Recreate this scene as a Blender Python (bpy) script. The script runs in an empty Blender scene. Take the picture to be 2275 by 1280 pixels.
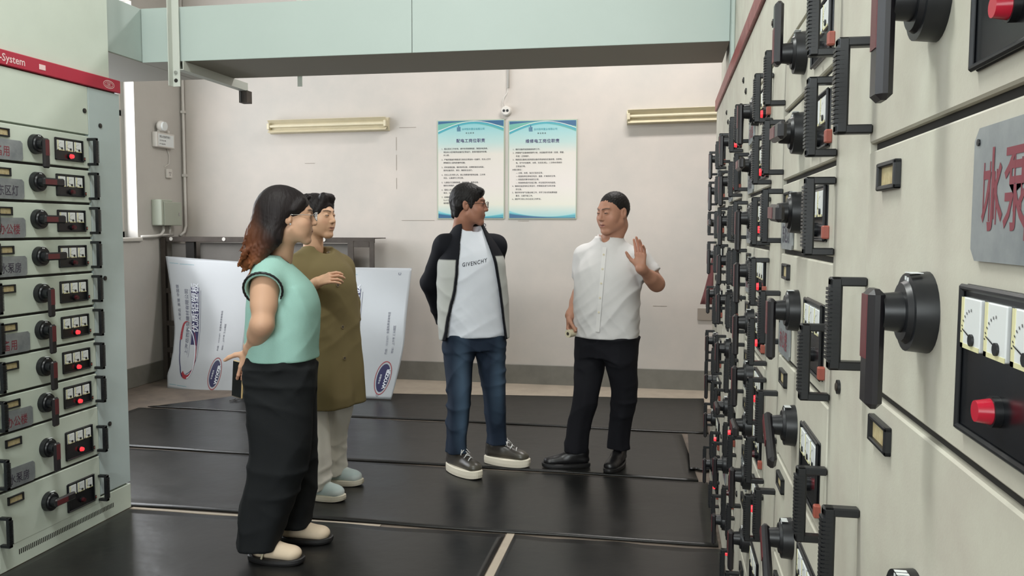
import bpy, math, random
import numpy as np
from mathutils import Vector, Matrix
random.seed(7)
np.random.seed(7)
SC = bpy.context.scene
COL = SC.collection

# ------------------------------------------------------------------ camera
CAM_H = 1.40
YAW, PITCH, ROLL, FPX = .1831, .0714, .0032, 1839.
_fw = Vector((-math.sin(YAW)*math.cos(PITCH), math.cos(YAW)*math.cos(PITCH), -math.sin(PITCH)))
_r0 = Vector((math.cos(YAW), math.sin(YAW), 0)); _u0 = _r0.cross(_fw)
_rt = math.cos(ROLL)*_r0 + math.sin(ROLL)*_u0
_up = -math.sin(ROLL)*_r0 + math.cos(ROLL)*_u0
camd = bpy.data.cameras.new('camera'); cam = bpy.data.objects.new('camera', camd); COL.objects.link(cam)
camd.sensor_width = 36.; camd.lens = 36.*FPX/2275.; camd.clip_start = .02; camd.clip_end = 200
cam.matrix_world = Matrix(((_rt.x, _up.x, -_fw.x, 0), (_rt.y, _up.y, -_fw.y, 0), (_rt.z, _up.z, -_fw.z, CAM_H), (0, 0, 0, 1)))
SC.camera = cam

# ------------------------------------------------------------------ colour management, world, lights
SC.view_settings.view_transform = 'Standard'; SC.view_settings.look = 'None'
SC.view_settings.gamma = 1.0; SC.view_settings.use_curve_mapping = False
SC.view_settings.exposure = 0.0
SC.cycles.use_denoising = True
SC.cycles.max_bounces = 8; SC.cycles.diffuse_bounces = 4; SC.cycles.glossy_bounces = 3
SC.cycles.transparent_max_bounces = 8; SC.cycles.sample_clamp_indirect = 4.0
SC.cycles.caustics_reflective = False; SC.cycles.caustics_refractive = False

W = bpy.data.worlds.new('daylight'); SC.world = W; W.use_nodes = True
bg = W.node_tree.nodes['Background']
bg.inputs[0].default_value = (.86, .93, 1.0, 1); bg.inputs[1].default_value = 2.6

def area_light(name, loc, rot, sx, sy, power, color=(1, 1, 1), spread=math.pi):
    l = bpy.data.lights.new(name, 'AREA'); l.shape = 'RECTANGLE'; l.size = sx; l.size_y = sy
    l.energy = power; l.color = color; l.spread = spread
    o = bpy.data.objects.new(name, l); COL.objects.link(o); o.location = loc; o.rotation_euler = rot
    return o
R90 = math.pi/2
ROOM_X0, ROOM_X1, ROOM_Y0, ROOM_Y1, ROOM_H = -4.57, 3.2, -4.5, 7.30, 4.3
# daylight coming in at the windows of the left wall and of the wall behind the camera
area_light('daylight_left_far', (ROOM_X0-.10, 5.1, 2.35), (0, -R90, 0), 2.0, 2.9, 112, (.95, .97, 1.0))
area_light('daylight_left_near', (ROOM_X0-.10, 1.2, 2.9), (0, -R90, 0), 1.6, 3.6, 80, (.88, .96, 1.0))
area_light('daylight_back', (-1.2, ROOM_Y0+.05, 2.55), (R90, 0, 0), 4.2, 2.4, 225, (.94, 1.0, .98))
# two unseen ceiling lamps added to brighten aisle and walls (housings below)
area_light('ceiling_fill_light', (-1.2, 1.6, 4.14), (0, 0, 0), 1.3, .35, 84, (.97, 1.0, .96))
area_light('ceiling_fill_light', (-.1, 5.7, 4.14), (0, 0, 0), 1.3, .35, 82, (1.0, .965, .94))

# ------------------------------------------------------------------ materials
MATS = {}
def lin(c):
    return tuple(((x/255.)/12.92 if x/255. <= .04045 else ((x/255.+.055)/1.055)**2.4) for x in c)
def mat(name, rgb, rough=.5, metal=0., bump=0., bscale=40., var=0., vscale=3., spec=.5, coat=0., emit=None, emit_s=0., var2=None, bdist=.002):
    if name in MATS: return MATS[name]
    m = bpy.data.materials.new(name); m.use_nodes = True; MATS[name] = m
    nt = m.node_tree; b = nt.nodes['Principled BSDF']
    col = lin(rgb)+(1,)
    b.inputs['Base Color'].default_value = col; b.inputs['Roughness'].default_value = rough
    b.inputs['Metallic'].default_value = metal; b.inputs['Specular IOR Level'].default_value = spec
    if coat: b.inputs['Coat Weight'].default_value = coat
    if emit: b.inputs['Emission Color'].default_value = lin(emit)+(1,); b.inputs['Emission Strength'].default_value = emit_s
    tc = nt.nodes.new('ShaderNodeTexCoord')
    if var > 0:
        n = nt.nodes.new('ShaderNodeTexNoise'); n.inputs['Scale'].default_value = vscale; n.inputs['Detail'].default_value = 6
        n.inputs['Roughness'].default_value = .62
        nt.links.new(tc.outputs['Object'], n.inputs['Vector'])
        r = nt.nodes.new('ShaderNodeMapRange'); r.inputs[1].default_value = .3; r.inputs[2].default_value = .7
        r.inputs[3].default_value = 0; r.inputs[4].default_value = 1
        nt.links.new(n.outputs[0], r.inputs[0])
        mx = nt.nodes.new('ShaderNodeMix'); mx.data_type = 'RGBA'
        c2 = lin(var2)+(1,) if var2 else tuple(c*(1-var) for c in col[:3])+(1,)
        mx.inputs[6].default_value = col; mx.inputs[7].default_value = c2
        nt.links.new(r.outputs[0], mx.inputs[0]); nt.links.new(mx.outputs[2], b.inputs['Base Color'])
        rr = nt.nodes.new('ShaderNodeMapRange'); rr.inputs[3].default_value = max(0, rough-.08); rr.inputs[4].default_value = min(1, rough+.1)
        nt.links.new(n.outputs[0], rr.inputs[0]); nt.links.new(rr.outputs[0], b.inputs['Roughness'])
    if bump > 0:
        n2 = nt.nodes.new('ShaderNodeTexNoise'); n2.inputs['Scale'].default_value = bscale; n2.inputs['Detail'].default_value = 4
        nt.links.new(tc.outputs['Object'], n2.inputs['Vector'])
        bp = nt.nodes.new('ShaderNodeBump'); bp.inputs['Strength'].default_value = bump; bp.inputs['Distance'].default_value = bdist
        nt.links.new(n2.outputs[0], bp.inputs['Height']); nt.links.new(bp.outputs[0], b.inputs['Normal'])
    return m
M_wall = mat('wall_paint', (207, 198, 190), .85, bump=.25, bscale=30, var=.12, vscale=1.4, var2=(190, 186, 180))
M_wallL = mat('wall_paint_left', (200, 196, 190), .85, bump=.2, bscale=30, var=.1, vscale=2)
M_ceil = mat('ceiling_paint', (205, 200, 195), .9)
M_base = mat('skirting_paint', (126, 124, 116), .7, var=.25, vscale=5, bump=.3, bscale=25)
M_conc = mat('concrete', (120, 108, 96), .8, var=.35, vscale=4, var2=(88, 80, 74), bump=.4, bscale=35)
M_ledge = mat('pale_floor_strip', (176, 164, 148), .8, var=.2, vscale=5)
M_rubber = mat('rubber', (20, 21, 21), .32, bump=.6, bscale=4, var=.35, vscale=2.2, var2=(36, 35, 34), spec=.34, bdist=.006)
M_cab = mat('cabinet_paint', (206, 216, 203), .45, bump=.12, bscale=260, var=.06, vscale=5, bdist=.0006)
M_cab2 = mat('cabinet_paint_blue_grey', (186, 200, 200), .45, bump=.1, bscale=260, var=.05, vscale=5, bdist=.0006)
M_cabR = mat('cabinet_paint_warm', (206, 205, 190), .5, bump=.22, bscale=300, var=.08, vscale=6, var2=(190, 184, 172), bdist=.0008)
M_duct = mat('duct_paint', (176, 189, 184), .5, var=.04, vscale=2)
M_under_shade = mat('duct_underside_shade', (150, 146, 136), .7)  # darker than the duct paint: the shade underneath is put into the colour
M_red = mat('red_band', (178, 34, 60), .35)
M_redR = mat('red_band_faded', (150, 62, 62), .4, var=.25, vscale=20, var2=(120, 50, 48))
M_white = mat('white_print', (238, 205, 205), .5)
M_black = mat('black_plastic', (24, 26, 29), .38, bump=.1, bscale=200, bdist=.0005)
M_black2 = mat('black_panel', (18, 20, 24), .25)
M_lever = mat('lever_plastic', (32, 30, 33), .35)
M_leverred = mat('lever_insert', (96, 40, 44), .4)
M_gap = mat('dark_gap', (30, 27, 24), .8)
M_meter = mat('meter_face', (228, 232, 232), .35)
M_metery = mat('meter_yellow', (226, 222, 176), .4)
M_glassish = mat('lamp_red_lit', (220, 50, 60), .25, emit=(255, 62, 70), emit_s=.9)
M_redoff = mat('lamp_red_dark', (70, 18, 26), .25)
M_redcap = mat('red_button', (190, 26, 52), .25)
M_btn = mat('button_orange', (160, 84, 70), .4)
M_plate = mat('aluminium_plate', (158, 163, 165), .4, metal=.25, var=.3, vscale=14, var2=(126, 132, 136))
M_ink = mat('marker_ink', (128, 60, 70), .6)
M_inkd = mat('marker_ink_dark', (70, 66, 80), .6)
M_cream = mat('lamp_cream', (214, 204, 176), .5, var=.1, vscale=9)
M_steel = mat('rusty_steel', (74, 66, 60), .6, metal=.3, var=.3, vscale=12)
M_steelL = mat('pale_steel', (196, 200, 192), .45)
M_sheet = mat('grey_sheet', (122, 117, 112), .6, var=.2, vscale=3)
M_boardw = mat('white_board', (178, 182, 186), .22, var=.03, vscale=2)
M_navy = mat('navy_print', (36, 34, 78), .4)
M_crim = mat('crimson_print', (150, 50, 60), .4)
M_greyp = mat('grey_print', (110, 112, 126), .5)
M_teal = mat('teal_print', (104, 150, 160), .5)
M_pipe = mat('white_pipe', (214, 210, 204), .4)
M_switchbox = mat('switchbox_grey', (172, 178, 164), .5)
M_winf = mat('window_frame', (208, 204, 196), .5)
M_chrome = mat('chrome', (200, 200, 200), .2, metal=1.)

def glass_mat():
    m = bpy.data.materials.new('window_glass'); m.use_nodes = True; nt = m.node_tree
    b = nt.nodes['Principled BSDF']; b.inputs['Base Color'].default_value = (1, 1, 1, 1); b.inputs['Roughness'].default_value = .02
    b.inputs['Transmission Weight'].default_value = 1.; b.inputs['IOR'].default_value = 1.02
    return m
M_glass = glass_mat()

# ------------------------------------------------------------------ mesh helpers
class MB:
    """collects shapes into one mesh, several material slots"""
    def __init__(s): s.v = []; s.f = []; s.mi = []; s.mats = []; s.sm = []
    def mid(s, m):
        if m not in s.mats: s.mats.append(m)
        return s.mats.index(m)
    def add(s, vs, fs, m, smooth=False, T=None):
        o = len(s.v)
        if T is not None: vs = [tuple(T @ Vector(v)) for v in vs]
        s.v += [tuple(v) for v in vs]; k = s.mid(m)
        for f in fs: s.f.append(tuple(i+o for i in f)); s.mi.append(k); s.sm.append(smooth)
        return s
    def box(s, x0, x1, y0, y1, z0, z1, m, bev=0., T=None):
        if x0 > x1: x0, x1 = x1, x0
        if y0 > y1: y0, y1 = y1, y0
        if z0 > z1: z0, z1 = z1, z0
        if bev <= 0:
            vs = [(x, y, z) for x in (x0, x1) for y in (y0, y1) for z in (z0, z1)]
            fs = [(0, 1, 3, 2), (4, 6, 7, 5), (0, 4, 5, 1), (2, 3, 7, 6), (0, 2, 6, 4), (1, 5, 7, 3)]
            return s.add(vs, fs, m, T=T)
        b = min(bev, (x1-x0)*.45, (y1-y0)*.45, (z1-z0)*.45)
        vs = []; idx = {}
        for ix, (X, sx) in enumerate(((x0, 1), (x1, -1))):
            for iy, (Y, sy) in enumerate(((y0, 1), (y1, -1))):
                for iz, (Z, sz) in enumerate(((z0, 1), (z1, -1))):
                    idx[ix, iy, iz] = len(vs)
                    vs += [(X, Y+sy*b, Z+sz*b), (X+sx*b, Y, Z+sz*b), (X+sx*b, Y+sy*b, Z)]
        fs = []
        I = idx
        def q(a, k): return I[a]+k
        fs.append((q((0,0,0),0), q((0,0,1),0), q((0,1,1),0), q((0,1,0),0)))
        fs.append((q((1,0,0),0), q((1,1,0),0), q((1,1,1),0), q((1,0,1),0)))
        fs.append((q((0,0,0),1), q((1,0,0),1), q((1,0,1),1), q((0,0,1),1)))
        fs.append((q((0,1,0),1), q((0,1,1),1), q((1,1,1),1), q((1,1,0),1)))
        fs.append((q((0,0,0),2), q((0,1,0),2), q((1,1,0),2), q((1,0,0),2)))
        fs.append((q((0,0,1),2), q((1,0,1),2), q((1,1,1),2), q((0,1,1),2)))
        for iy in (0, 1):
            for iz in (0, 1): fs.append((q((0,iy,iz),1), q((1,iy,iz),1), q((1,iy,iz),2), q((0,iy,iz),2)))
        for ix in (0, 1):
            for iz in (0, 1): fs.append((q((ix,0,iz),0), q((ix,1,iz),0), q((ix,1,iz),2), q((ix,0,iz),2)))
            for iy in (0, 1): fs.append((q((ix,iy,0),0), q((ix,iy,1),0), q((ix,iy,1),1), q((ix,iy,0),1)))
        for k in I: fs.append((I[k], I[k]+1, I[k]+2))
        return s.add(vs, fs, m, T=T)
    def prism(s, poly, axis, a, b, m, smooth=False):
        """poly: 2D points; extruded along axis ('x','y','z') from a to b"""
        n = len(poly)
        def P(u, v, w): return {'x': (w, u, v), 'y': (u, w, v), 'z': (u, v, w)}[axis]
        vs = [P(u, v, a) for u, v in poly]+[P(u, v, b) for u, v in poly]
        fs = [tuple(range(n))[::-1], tuple(range(n, 2*n))]+[(i, (i+1) % n, n+(i+1) % n, n+i) for i in range(n)]
        return s.add(vs, fs, m, smooth)
    def cyl(s, p0, p1, r0, m, r1=None, n=20, smooth=True, caps=True):
        p0 = Vector(p0); p1 = Vector(p1); r1 = r0 if r1 is None else r1
        d = (p1-p0).normalized(); a = d.orthogonal().normalized(); b = d.cross(a)
        vs = []
        for p, r in ((p0, r0), (p1, r1)):
            for i in range(n):
                t = 2*math.pi*i/n; vs.append(p+(a*math.cos(t)+b*math.sin(t))*r)
        fs = [(i, (i+1) % n, n+(i+1) % n, n+i) for i in range(n)]
        s.add(vs, fs, m, smooth)
        if caps: s.add(vs[:n], [tuple(range(n))[::-1]], m); s.add(vs[n:], [tuple(range(n))], m)
        return s
    def tube(s, pts, r, m, n=10):
        pts = [Vector(p) for p in pts]; vs = []; fs = []
        rs = r if isinstance(r, (list, tuple)) else [r]*len(pts)
        prev = None
        for i, p in enumerate(pts):
            d = (pts[min(i+1, len(pts)-1)]-pts[max(i-1, 0)]).normalized()
            if prev is None: a = d.orthogonal().normalized()
            else: a = (prev-d*prev.dot(d)).normalized()
            prev = a; b = d.cross(a)
            for k in range(n):
                t = 2*math.pi*k/n; vs.append(p+(a*math.cos(t)+b*math.sin(t))*rs[i])
        for i in range(len(pts)-1):
            for k in range(n): fs.append((i*n+k, i*n+(k+1) % n, (i+1)*n+(k+1) % n, (i+1)*n+k))
        fs.append(tuple(range(n))[::-1]); fs.append(tuple(range(len(vs)-n, len(vs))))
        return s.add(vs, fs, m, True)
    def ball(s, c, r, m, n=14, sc=(1, 1, 1)):
        vs = []; fs = []; k = n//2
        for i in range(k+1):
            ph = math.pi*i/k
            for j in range(n):
                t = 2*math.pi*j/n
                vs.append((c[0]+r*sc[0]*math.sin(ph)*math.cos(t), c[1]+r*sc[1]*math.sin(ph)*math.sin(t), c[2]+r*sc[2]*math.cos(ph)))
        for i in range(k):
            for j in range(n): fs.append((i*n+j, (i+1)*n+j, (i+1)*n+(j+1) % n, i*n+(j+1) % n))
        return s.add(vs, fs, m, True)
    def mesh(s, name):
        me = bpy.data.meshes.new(name); me.from_pydata(s.v, [], s.f)
        for m in s.mats: me.materials.append(m)
        me.polygons.foreach_set('material_index', s.mi); me.polygons.foreach_set('use_smooth', s.sm)
        me.validate(); me.update()
        import bmesh
        bm = bmesh.new(); bm.from_mesh(me); bmesh.ops.recalc_face_normals(bm, faces=bm.faces); bm.to_mesh(me); bm.free()
        return me
    def obj(s, name, parent=None, loc=None):
        return link(name, s.mesh(name), parent, loc)
def link(name, data, parent=None, loc=None):
    o = bpy.data.objects.new(name, data); COL.objects.link(o)
    if parent is not None: o.parent = parent
    if loc is not None: o.location = loc
    return o
def tag(o, label=None, cat=None, group=None, kind=None):
    if label: o['label'] = label
    if cat: o['category'] = cat
    if group: o['group'] = group
    if kind: o['kind'] = kind
    return o
def thing(name, label, cat, loc=(0, 0, 0), rz=0., group=None):
    o = link(name, None, None, loc); o.rotation_euler = (0, 0, rz)
    return tag(o, label, cat, group)
def struct(name, mb):
    return tag(mb.obj(name), kind='structure')
_fontcache = {}
def text_mesh(body, size, m, bold=0., align='LEFT', spacing=1., line=1.):
    """flat lettering as a mesh in the XY plane"""
    key = (body, size, m.name, bold, align, spacing)
    if key in _fontcache: return _fontcache[key]
    cu = bpy.data.curves.new('lettering', 'FONT'); cu.body = body; cu.size = size; cu.align_x = align
    cu.space_character = spacing; cu.space_line = line; cu.offset = bold*size; cu.resolution_u = 2; cu.extrude = 0
    cu.materials.append(m)
    t = bpy.data.objects.new('lettering', cu); COL.objects.link(t)
    bpy.context.view_layer.update()
    dg = bpy.context.evaluated_depsgraph_get()
    me = bpy.data.meshes.new_from_object(t.evaluated_get(dg))
    bpy.data.objects.remove(t); me.name = 'lettering'
    _fontcache[key] = me
    return me
def text_obj(name, body, size, m, loc, rot, parent=None, **k):
    o = link(name, text_mesh(body, size, m, **k), parent, loc); o.rotation_euler = rot
    return o

# ------------------------------------------------------------------ the room
def box_wall(name, x0, x1, y0, y1, z0, z1, m):
    return struct(name, MB().box(x0, x1, y0, y1, z0, z1, m))
T = .24
floor = box_wall('floor', ROOM_X0-T, ROOM_X1+T, ROOM_Y0-T, ROOM_Y1+T, -.12, 0, M_conc)
box_wall('ceiling', ROOM_X0-T, ROOM_X1+T, ROOM_Y0-T, ROOM_Y1+T, ROOM_H, ROOM_H+.15, M_ceil)
wall_back = box_wall('wall_back', ROOM_X0-T, ROOM_X1+T, ROOM_Y1, ROOM_Y1+T, 0, ROOM_H, M_wall)
box_wall('wall_right', ROOM_X1, ROOM_X1+T, ROOM_Y0, ROOM_Y1, 0, ROOM_H, M_wallL)
# left wall with two window openings
mb = MB(); x0, x1 = ROOM_X0-T, ROOM_X0
WINS = [(3.65, 6.58, 1.315, 3.35), (-.7, 3.1, 2.1, 3.8)]
mb.box(x0, x1, ROOM_Y0, -.7, 0, ROOM_H, M_wallL); mb.box(x0, x1, 3.1, 3.65, 0, ROOM_H, M_wallL); mb.box(x0, x1, 6.58, ROOM_Y1, 0, ROOM_H, M_wallL)
for (a, b, c, d) in WINS: mb.box(x0, x1, a, b, 0, c, M_wallL); mb.box(x0, x1, a, b, d, ROOM_H, M_wallL)
struct('wall_left', mb)
def window(name, a, b, c, d, nv):
    mb = MB(); X0, X1 = ROOM_X0-.19, ROOM_X0-.13; w = .05
    mb.box(X0, X1, a, b, c, c+w, M_winf); mb.box(X0, X1, a, b, d-w, d, M_winf)
    for i in range(nv+1):
        y = a+(b-a-w)*i/nv; mb.box(X0, X1, y, y+w, c, d, M_winf)
    mb.box(X0, X1, a, b, c+(d-c)*.52, c+(d-c)*.52+w, M_winf)
    f = struct(name, mb)
    for i in range(nv):
        y0 = a+(b-a-w)*i/nv+w; y1 = a+(b-a-w)*(i+1)/nv
        for (p, q) in ((c+w, c+(d-c)*.52), (c+(d-c)*.52+w, d-w)):
            MB().box(X0+.025, X0+.03, y0, y1, p, q, M_glass).obj('pane', f)
    s = MB().box(X1, ROOM_X0+.03, a-.03, b+.03, c-.035, c, M_winf, .006).obj('window_sill', f)
    return f
window('window_1', *WINS[0], 3); window('window_2', *WINS[1], 4)
# wall behind the camera with its wide window
mb = MB(); a, b, c, d = -3.3, .9, 1.35, 3.75
mb.box(ROOM_X0, a, ROOM_Y0-T, ROOM_Y0, 0, ROOM_H, M_wallL); mb.box(b, ROOM_X1, ROOM_Y0-T, ROOM_Y0, 0, ROOM_H, M_wallL)
mb.box(a, b, ROOM_Y0-T, ROOM_Y0, 0, c, M_wallL); mb.box(a, b, ROOM_Y0-T, ROOM_Y0, d, ROOM_H, M_wallL)
struct('wall_front', mb)
mb = MB()
for i in range(5):
    x = a+(b-a-.05)*i/4; mb.box(x, x+.05, ROOM_Y0-.19, ROOM_Y0-.13, c, d, M_winf)
mb.box(a, b, ROOM_Y0-.19, ROOM_Y0-.13, c, c+.05, M_winf); mb.box(a, b, ROOM_Y0-.19, ROOM_Y0-.13, d-.05, d, M_winf)
struct('window_3', mb)
# painted skirting and the bare strip of floor before the back wall
struct('baseboard_back', MB().box(ROOM_X0, ROOM_X1, ROOM_Y1-.012, ROOM_Y1, 0, .178, M_base, .004))
struct('baseboard_left', MB().box(ROOM_X0, ROOM_X0+.012, ROOM_Y0, ROOM_Y1-.012, 0, .178, M_base, .004))
struct('trim_1', MB().box(-2.55, ROOM_X1, 6.55, ROOM_Y1-.012, .0, .004, M_ledge))
# old tape / plaster lines on the back wall
def wall_marks():
    Yw = ROOM_Y1-.001
    segs = [(-2.43, 1.76, .0, .10), (-2.43, 1.93, 0, .14), (-2.43, 2.11, 0, .12), (-2.40, 2.313, .16, 0), (-2.38, 1.472, .31, 0), (-1.30, 1.468, .10, 0), (-.10, .73, .12, 0),(-3.32,2.0,.10,0)]
    for (x, z, dx, dz) in segs:
        MB().box(x, x+max(dx, .004), Yw-.001, Yw, z, z+max(dz, .004), M_greywall).obj('tape_line', wall_back)
M_greywall = mat('old_tape', (150, 140, 130), .8)
wall_marks()
text_obj('lettering', '2', .07, M_inkd, (-1.62, ROOM_Y1-.002, 1.40), (R90, 0, 0), wall_back)
# ------------------------------------------------------------------ switchgear rows
ZT, ZB, Z0, PU = 2.106, 2.045, 1.822, .157
WD, WP = .609, .2235
CABW = WD+WP
YLFAR = 3.646; XL = -2.612; XR = .265
def handle_mesh():
    m = MB(); L = .125; o = -.047   # y is into the cabinet, the grip stands proud at y=o
    m.box(-.009, .009, o, 0, 0, .012, M_black, .002); m.box(-.009, .009, o, 0, L-.012, L, M_black, .002)
    m.box(-.010, .010, o, o+.016, 0, L, M_black, .003)
    n = 17
    for i in range(n):
        z = .016+(L-.032)*i/(n-1); m.box(-.0105, .0105, o-.0024, o+.0085, z-.0019, z+.0019, M_black)
    return m.mesh('pull_handle')
def switch_base_mesh():
    m = MB()
    m.cyl((0, 0, 0), (0, -.021, 0), .042, M_black, .040, n=28)
    m.cyl((0, -.021, 0), (0, -.026, 0), .033, M_black, .030, n=28)
    m.cyl((0, -.026, 0), (0, -.045, 0), .021, M_black, .019, n=20)
    for i in range(3): m.box(-.002+.008*i, .003+.008*i, -.0222, -.010, .0405, .0412, M_meter)
    m.box(-.004, .001, -.0215, -.0205, .033, .037, M_meter); m.box(.004, .009, -.0215, -.0205, .032, .036, M_meter)
    return m.mesh('switch_base')
def lever_mesh():
    m = MB()
    m.box(-.017, .017, -.060, -.043, -.100, .024, M_lever, .006)
    m.box(-.011, .011, -.0612, -.0598, -.048, .018, M_leverred)
    return m.mesh('switch_lever')
def panel_mesh(h):
    m = MB(); w = .176
    m.box(0, w, -.004, .004, 0, h, M_black2, .003)
    for (a, b, c, d) in ((0, w, 0, .006), (0, w, h-.006, h), (0, .006, 0, h), (w-.006, w, 0, h)):
        m.box(a, b, -.008, -.003, c, d, M_black, .002)
    return m.mesh('meter_panel')
def meter_mesh():
    m = MB(); w, h = .043, .044
    m.box(0, w, -.0075, -.003, 0, h, M_meter, .001)
    m.box(0, .006, -.0079, -.0074, 0, h, M_metery); m.box(0, w, -.0079, -.0074, 0, .004, M_metery)
    m.cyl((w*.62, -.0075, h*.2), (w*.62, -.0095, h*.2), .0052, M_black, n=12)
    # needle and scale arc
    m.add([(w*.10, -.0082, h*.36), (w*.62, -.0082, h*.2), (w*.62, -.0082, h*.24), (w*.10, -.0082, h*.385)], [(0, 1, 2, 3)], M_black2)
    for i in range(7):
        t = math.radians(95+i*12); cx_, cz_ = w*.62, h*.2; r0, r1 = .024, .0265
        p = [(cx_+r0*math.cos(t), -.008, cz_+r0*math.sin(t)), (cx_+r1*math.cos(t), -.008, cz_+r1*math.sin(t)),
             (cx_+r1*math.cos(t+.05), -.008, cz_+r1*math.sin(t+.05)), (cx_+r0*math.cos(t+.05), -.008, cz_+r0*math.sin(t+.05))]
        m.add(p, [(0, 1, 2, 3)], M_black2)
    return m.mesh('meter')
def lamp_mesh(mm):
    m = MB(); m.cyl((0, -.003, 0), (0, -.010, 0), .0125, M_black, n=18)
    m.cyl((0, -.010, 0), (0, -.021, 0), .0105, mm, .0085, n=18); return m.mesh('indicator_lamp')
def frame_mesh():
    m = MB(); w, h = .084, .034
    for (a, b, c, d) in ((0, w, 0, .006), (0, w, h-.006, h), (0, .008, 0, h), (w-.008, w, 0, h)):
        m.box(a, b, -.008, .001, c, d, M_black, .0015)
    m.box(.006, w-.006, -.003, .001, .004, h-.004, M_paperlab); return m.mesh('name_frame')
M_paperlab = mat('label_paper', (204, 192, 150), .6, var=.3, vscale=60, var2=(170, 150, 110))
def plate_mesh(h, seed):
    rnd = random.Random(seed); m = MB(); w = .165
    c = .010
    poly = [(c, 0), (w-c, 0), (w, c), (w, h-c), (w-c, h), (c, h), (0, h-c), (0, c)]
    m.prism(poly, 'y', -.0045, -.001, M_plate)
    # brushed-on characters, tall and faded
    big = h > .1
    words = ('办公楼', '水泵房', '照明二', '备用', '东区灯')[seed % 5]
    tm = text_mesh(words, .030 if not big else .036, M_ink if (seed % 3 == 0 or big) else M_inkd, bold=.012)
    sy = (h*.55/.030) if not big else 2.0
    zz = h*.22 if not big else .032
    m.add([(.022+v.co.x*1.25, -.0049, zz+v.co.y*sy) for v in tm.vertices], [tuple(p.vertices) for p in tm.polygons], tm.materials[0])
    if big:
        for k in range(9):      # drips of red paint
            xx = .022+rnd.random()*.12; z1_ = .035+rnd.random()*.02; z0_ = z1_-rnd.uniform(.008, .022)
            m.box(xx, xx+.0013, -.0050, -.0046, max(.004, z0_), z1_+.03, M_ink)
    m.cyl((.011, -.003, h-.012), (.011, -.006, h-.012), .003, M_black, n=8)
    return m.mesh('name_plate')
def button_mesh():
    m = MB(); m.box(-.007, .007, -.011, .001, -.011, .011, M_btn, .002); return m.mesh('push_button')
def button_dark_mesh():
    m = MB(); m.box(-.006, .006, -.005, .001, -.008, .008, M_black, .001); m.box(-.003, .003, -.0065, -.004, -.004, .004, M_btn, .001); return m.mesh('push_button')
def latch_mesh():
    m = MB(); m.cyl((0, .001, 0), (0, -.004, 0), .011, M_black, n=18); m.cyl((0, -.004, 0), (0, -.006, 0), .006, M_steel, n=12); return m.mesh('screw_latch')
ME = dict(handle=handle_mesh(), base=switch_base_mesh(), lever=lever_mesh(), meter=meter_mesh(), on=lamp_mesh(M_glassish), off=lamp_mesh(M_redoff),
          cap=lamp_mesh(M_redcap), frame=frame_mesh(), btn=button_mesh(), btnd=button_dark_mesh(), latch=latch_mesh(), p1=panel_mesh(.097), p2=panel_mesh(.130))
PLATES = {}
def cabinet(label, origin, rz, drawers, paint, post_paint, redm, warm, depth, group=None, end_post=False, seed=0, opts=None, plinth_vent=False, text=False):
    """drawers: list of (top units, bottom units, lever angle deg, lamp key, plate?)"""
    c = thing('switchgear_cabinet', label, 'electrical cabinet', origin, rz, group)
    # carcass behind the fronts
    x0 = -.0 if not end_post else -WP
    MB().box(x0+.001, CABW-.001, .024, depth, 0.0, ZT-.004, paint).obj('carcass', c)
    MB().box(WD+.0015, CABW-.0008, 0, .0235, .135, ZB-.004, post_paint, .0012).obj('post_panel', c)
    if end_post: MB().box(-WP+.0008, -.0015, 0, .0235, .135, ZB-.004, post_paint, .0012).obj('post_panel', c)
    MB().box(.0015, WD-.0015, 0, .0235, Z0+.003, ZB-.004, paint, .0012).obj('top_panel', c)
    MB().box(x0, CABW, -.010, .0235, ZB, ZT, redm, .003).obj('name_band', c)
    pl = MB().box(x0+.0008, CABW-.0008, 0, .0235, .004, .125, paint, .0015)
    pl.obj('plinth', c)
    if plinth_vent:
        v = MB()
        for i in range(58):
            xx = .10+i*.0104; v.box(xx, xx+.005, -.0006, .002, .048, .070, M_gap)
        tag(v.obj('vent_slots', c), kind='stuff')
    for (lx, lz) in ((WD-.026, 1.93), (WD+.078, 1.875), (WD+.078, 1.16), (WD+.078, .46)):
        link('screw_latch', ME['latch'], c, (lx, 0, lz))
    for k, (t, b, ang, lamp, plate) in enumerate(drawers):
        zt, zb = Z0-PU*t, Z0-PU*b; n = b-t
        m = MB(); m.box(.002, WD-.002, -.001, .0235, zb+.0055, zt-.0055, paint, .0025)
        m.box(.004, WD-.004, .008, .0236, zb-.0050, zt-.0062, M_gap)
        dr = m.obj('drawer', c)
        zc = zb+(.083 if n < 1.2 else .122)
        link('pull_handle', ME['handle'], dr, (WD+(.052 if warm and label.endswith('levers') else .004 if warm else -.010), -.001, zb+(.008 if warm else .018)))
        link('pull_handle', ME['handle'], dr, (.010, -.001, zb+.018))
        sb = link('switch_base', ME['base'], dr, (.272, -.001, zc))
        lv = link('switch_lever', ME['lever'], dr, (.272, -.001, zc)); lv.rotation_euler = (0, math.radians(ang), 0)
        ph = .097 if n < 1.2 else .130
        pz = zb+.029
        link('meter_panel', ME['p1' if n < 1.2 else 'p2'], dr, (.385, -.001, pz))
        for i in range(3): link('meter', ME['meter'], dr, (.395+i*.054, -.001, pz+ph-.055))
        link('indicator_lamp', ME[lamp], dr, (.474, -.001, pz+(.020 if n < 1.2 else .034)))
        link('name_frame', ME['frame'], dr, (.074 if warm else .048, -.001, zt-.060))
        link('push_button', ME['btn' if warm else 'btnd'], dr, (WD-.040, -.001, zb+.045))
        if plate:
            if plate == 1: hp, px_, pz_ = min(.082, zt-zb-.05), .034, zb+.006
            else: hp, px_, pz_ = .112, .400, zt-.022-.112
            key = (round(hp, 3), (seed*3+k) % 5)
            if key not in PLATES: PLATES[key] = plate_mesh(hp, key[1]+int(plate == 2))
            link('name_plate', PLATES[key], dr, (px_, -.001, pz_))
    return c
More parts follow.
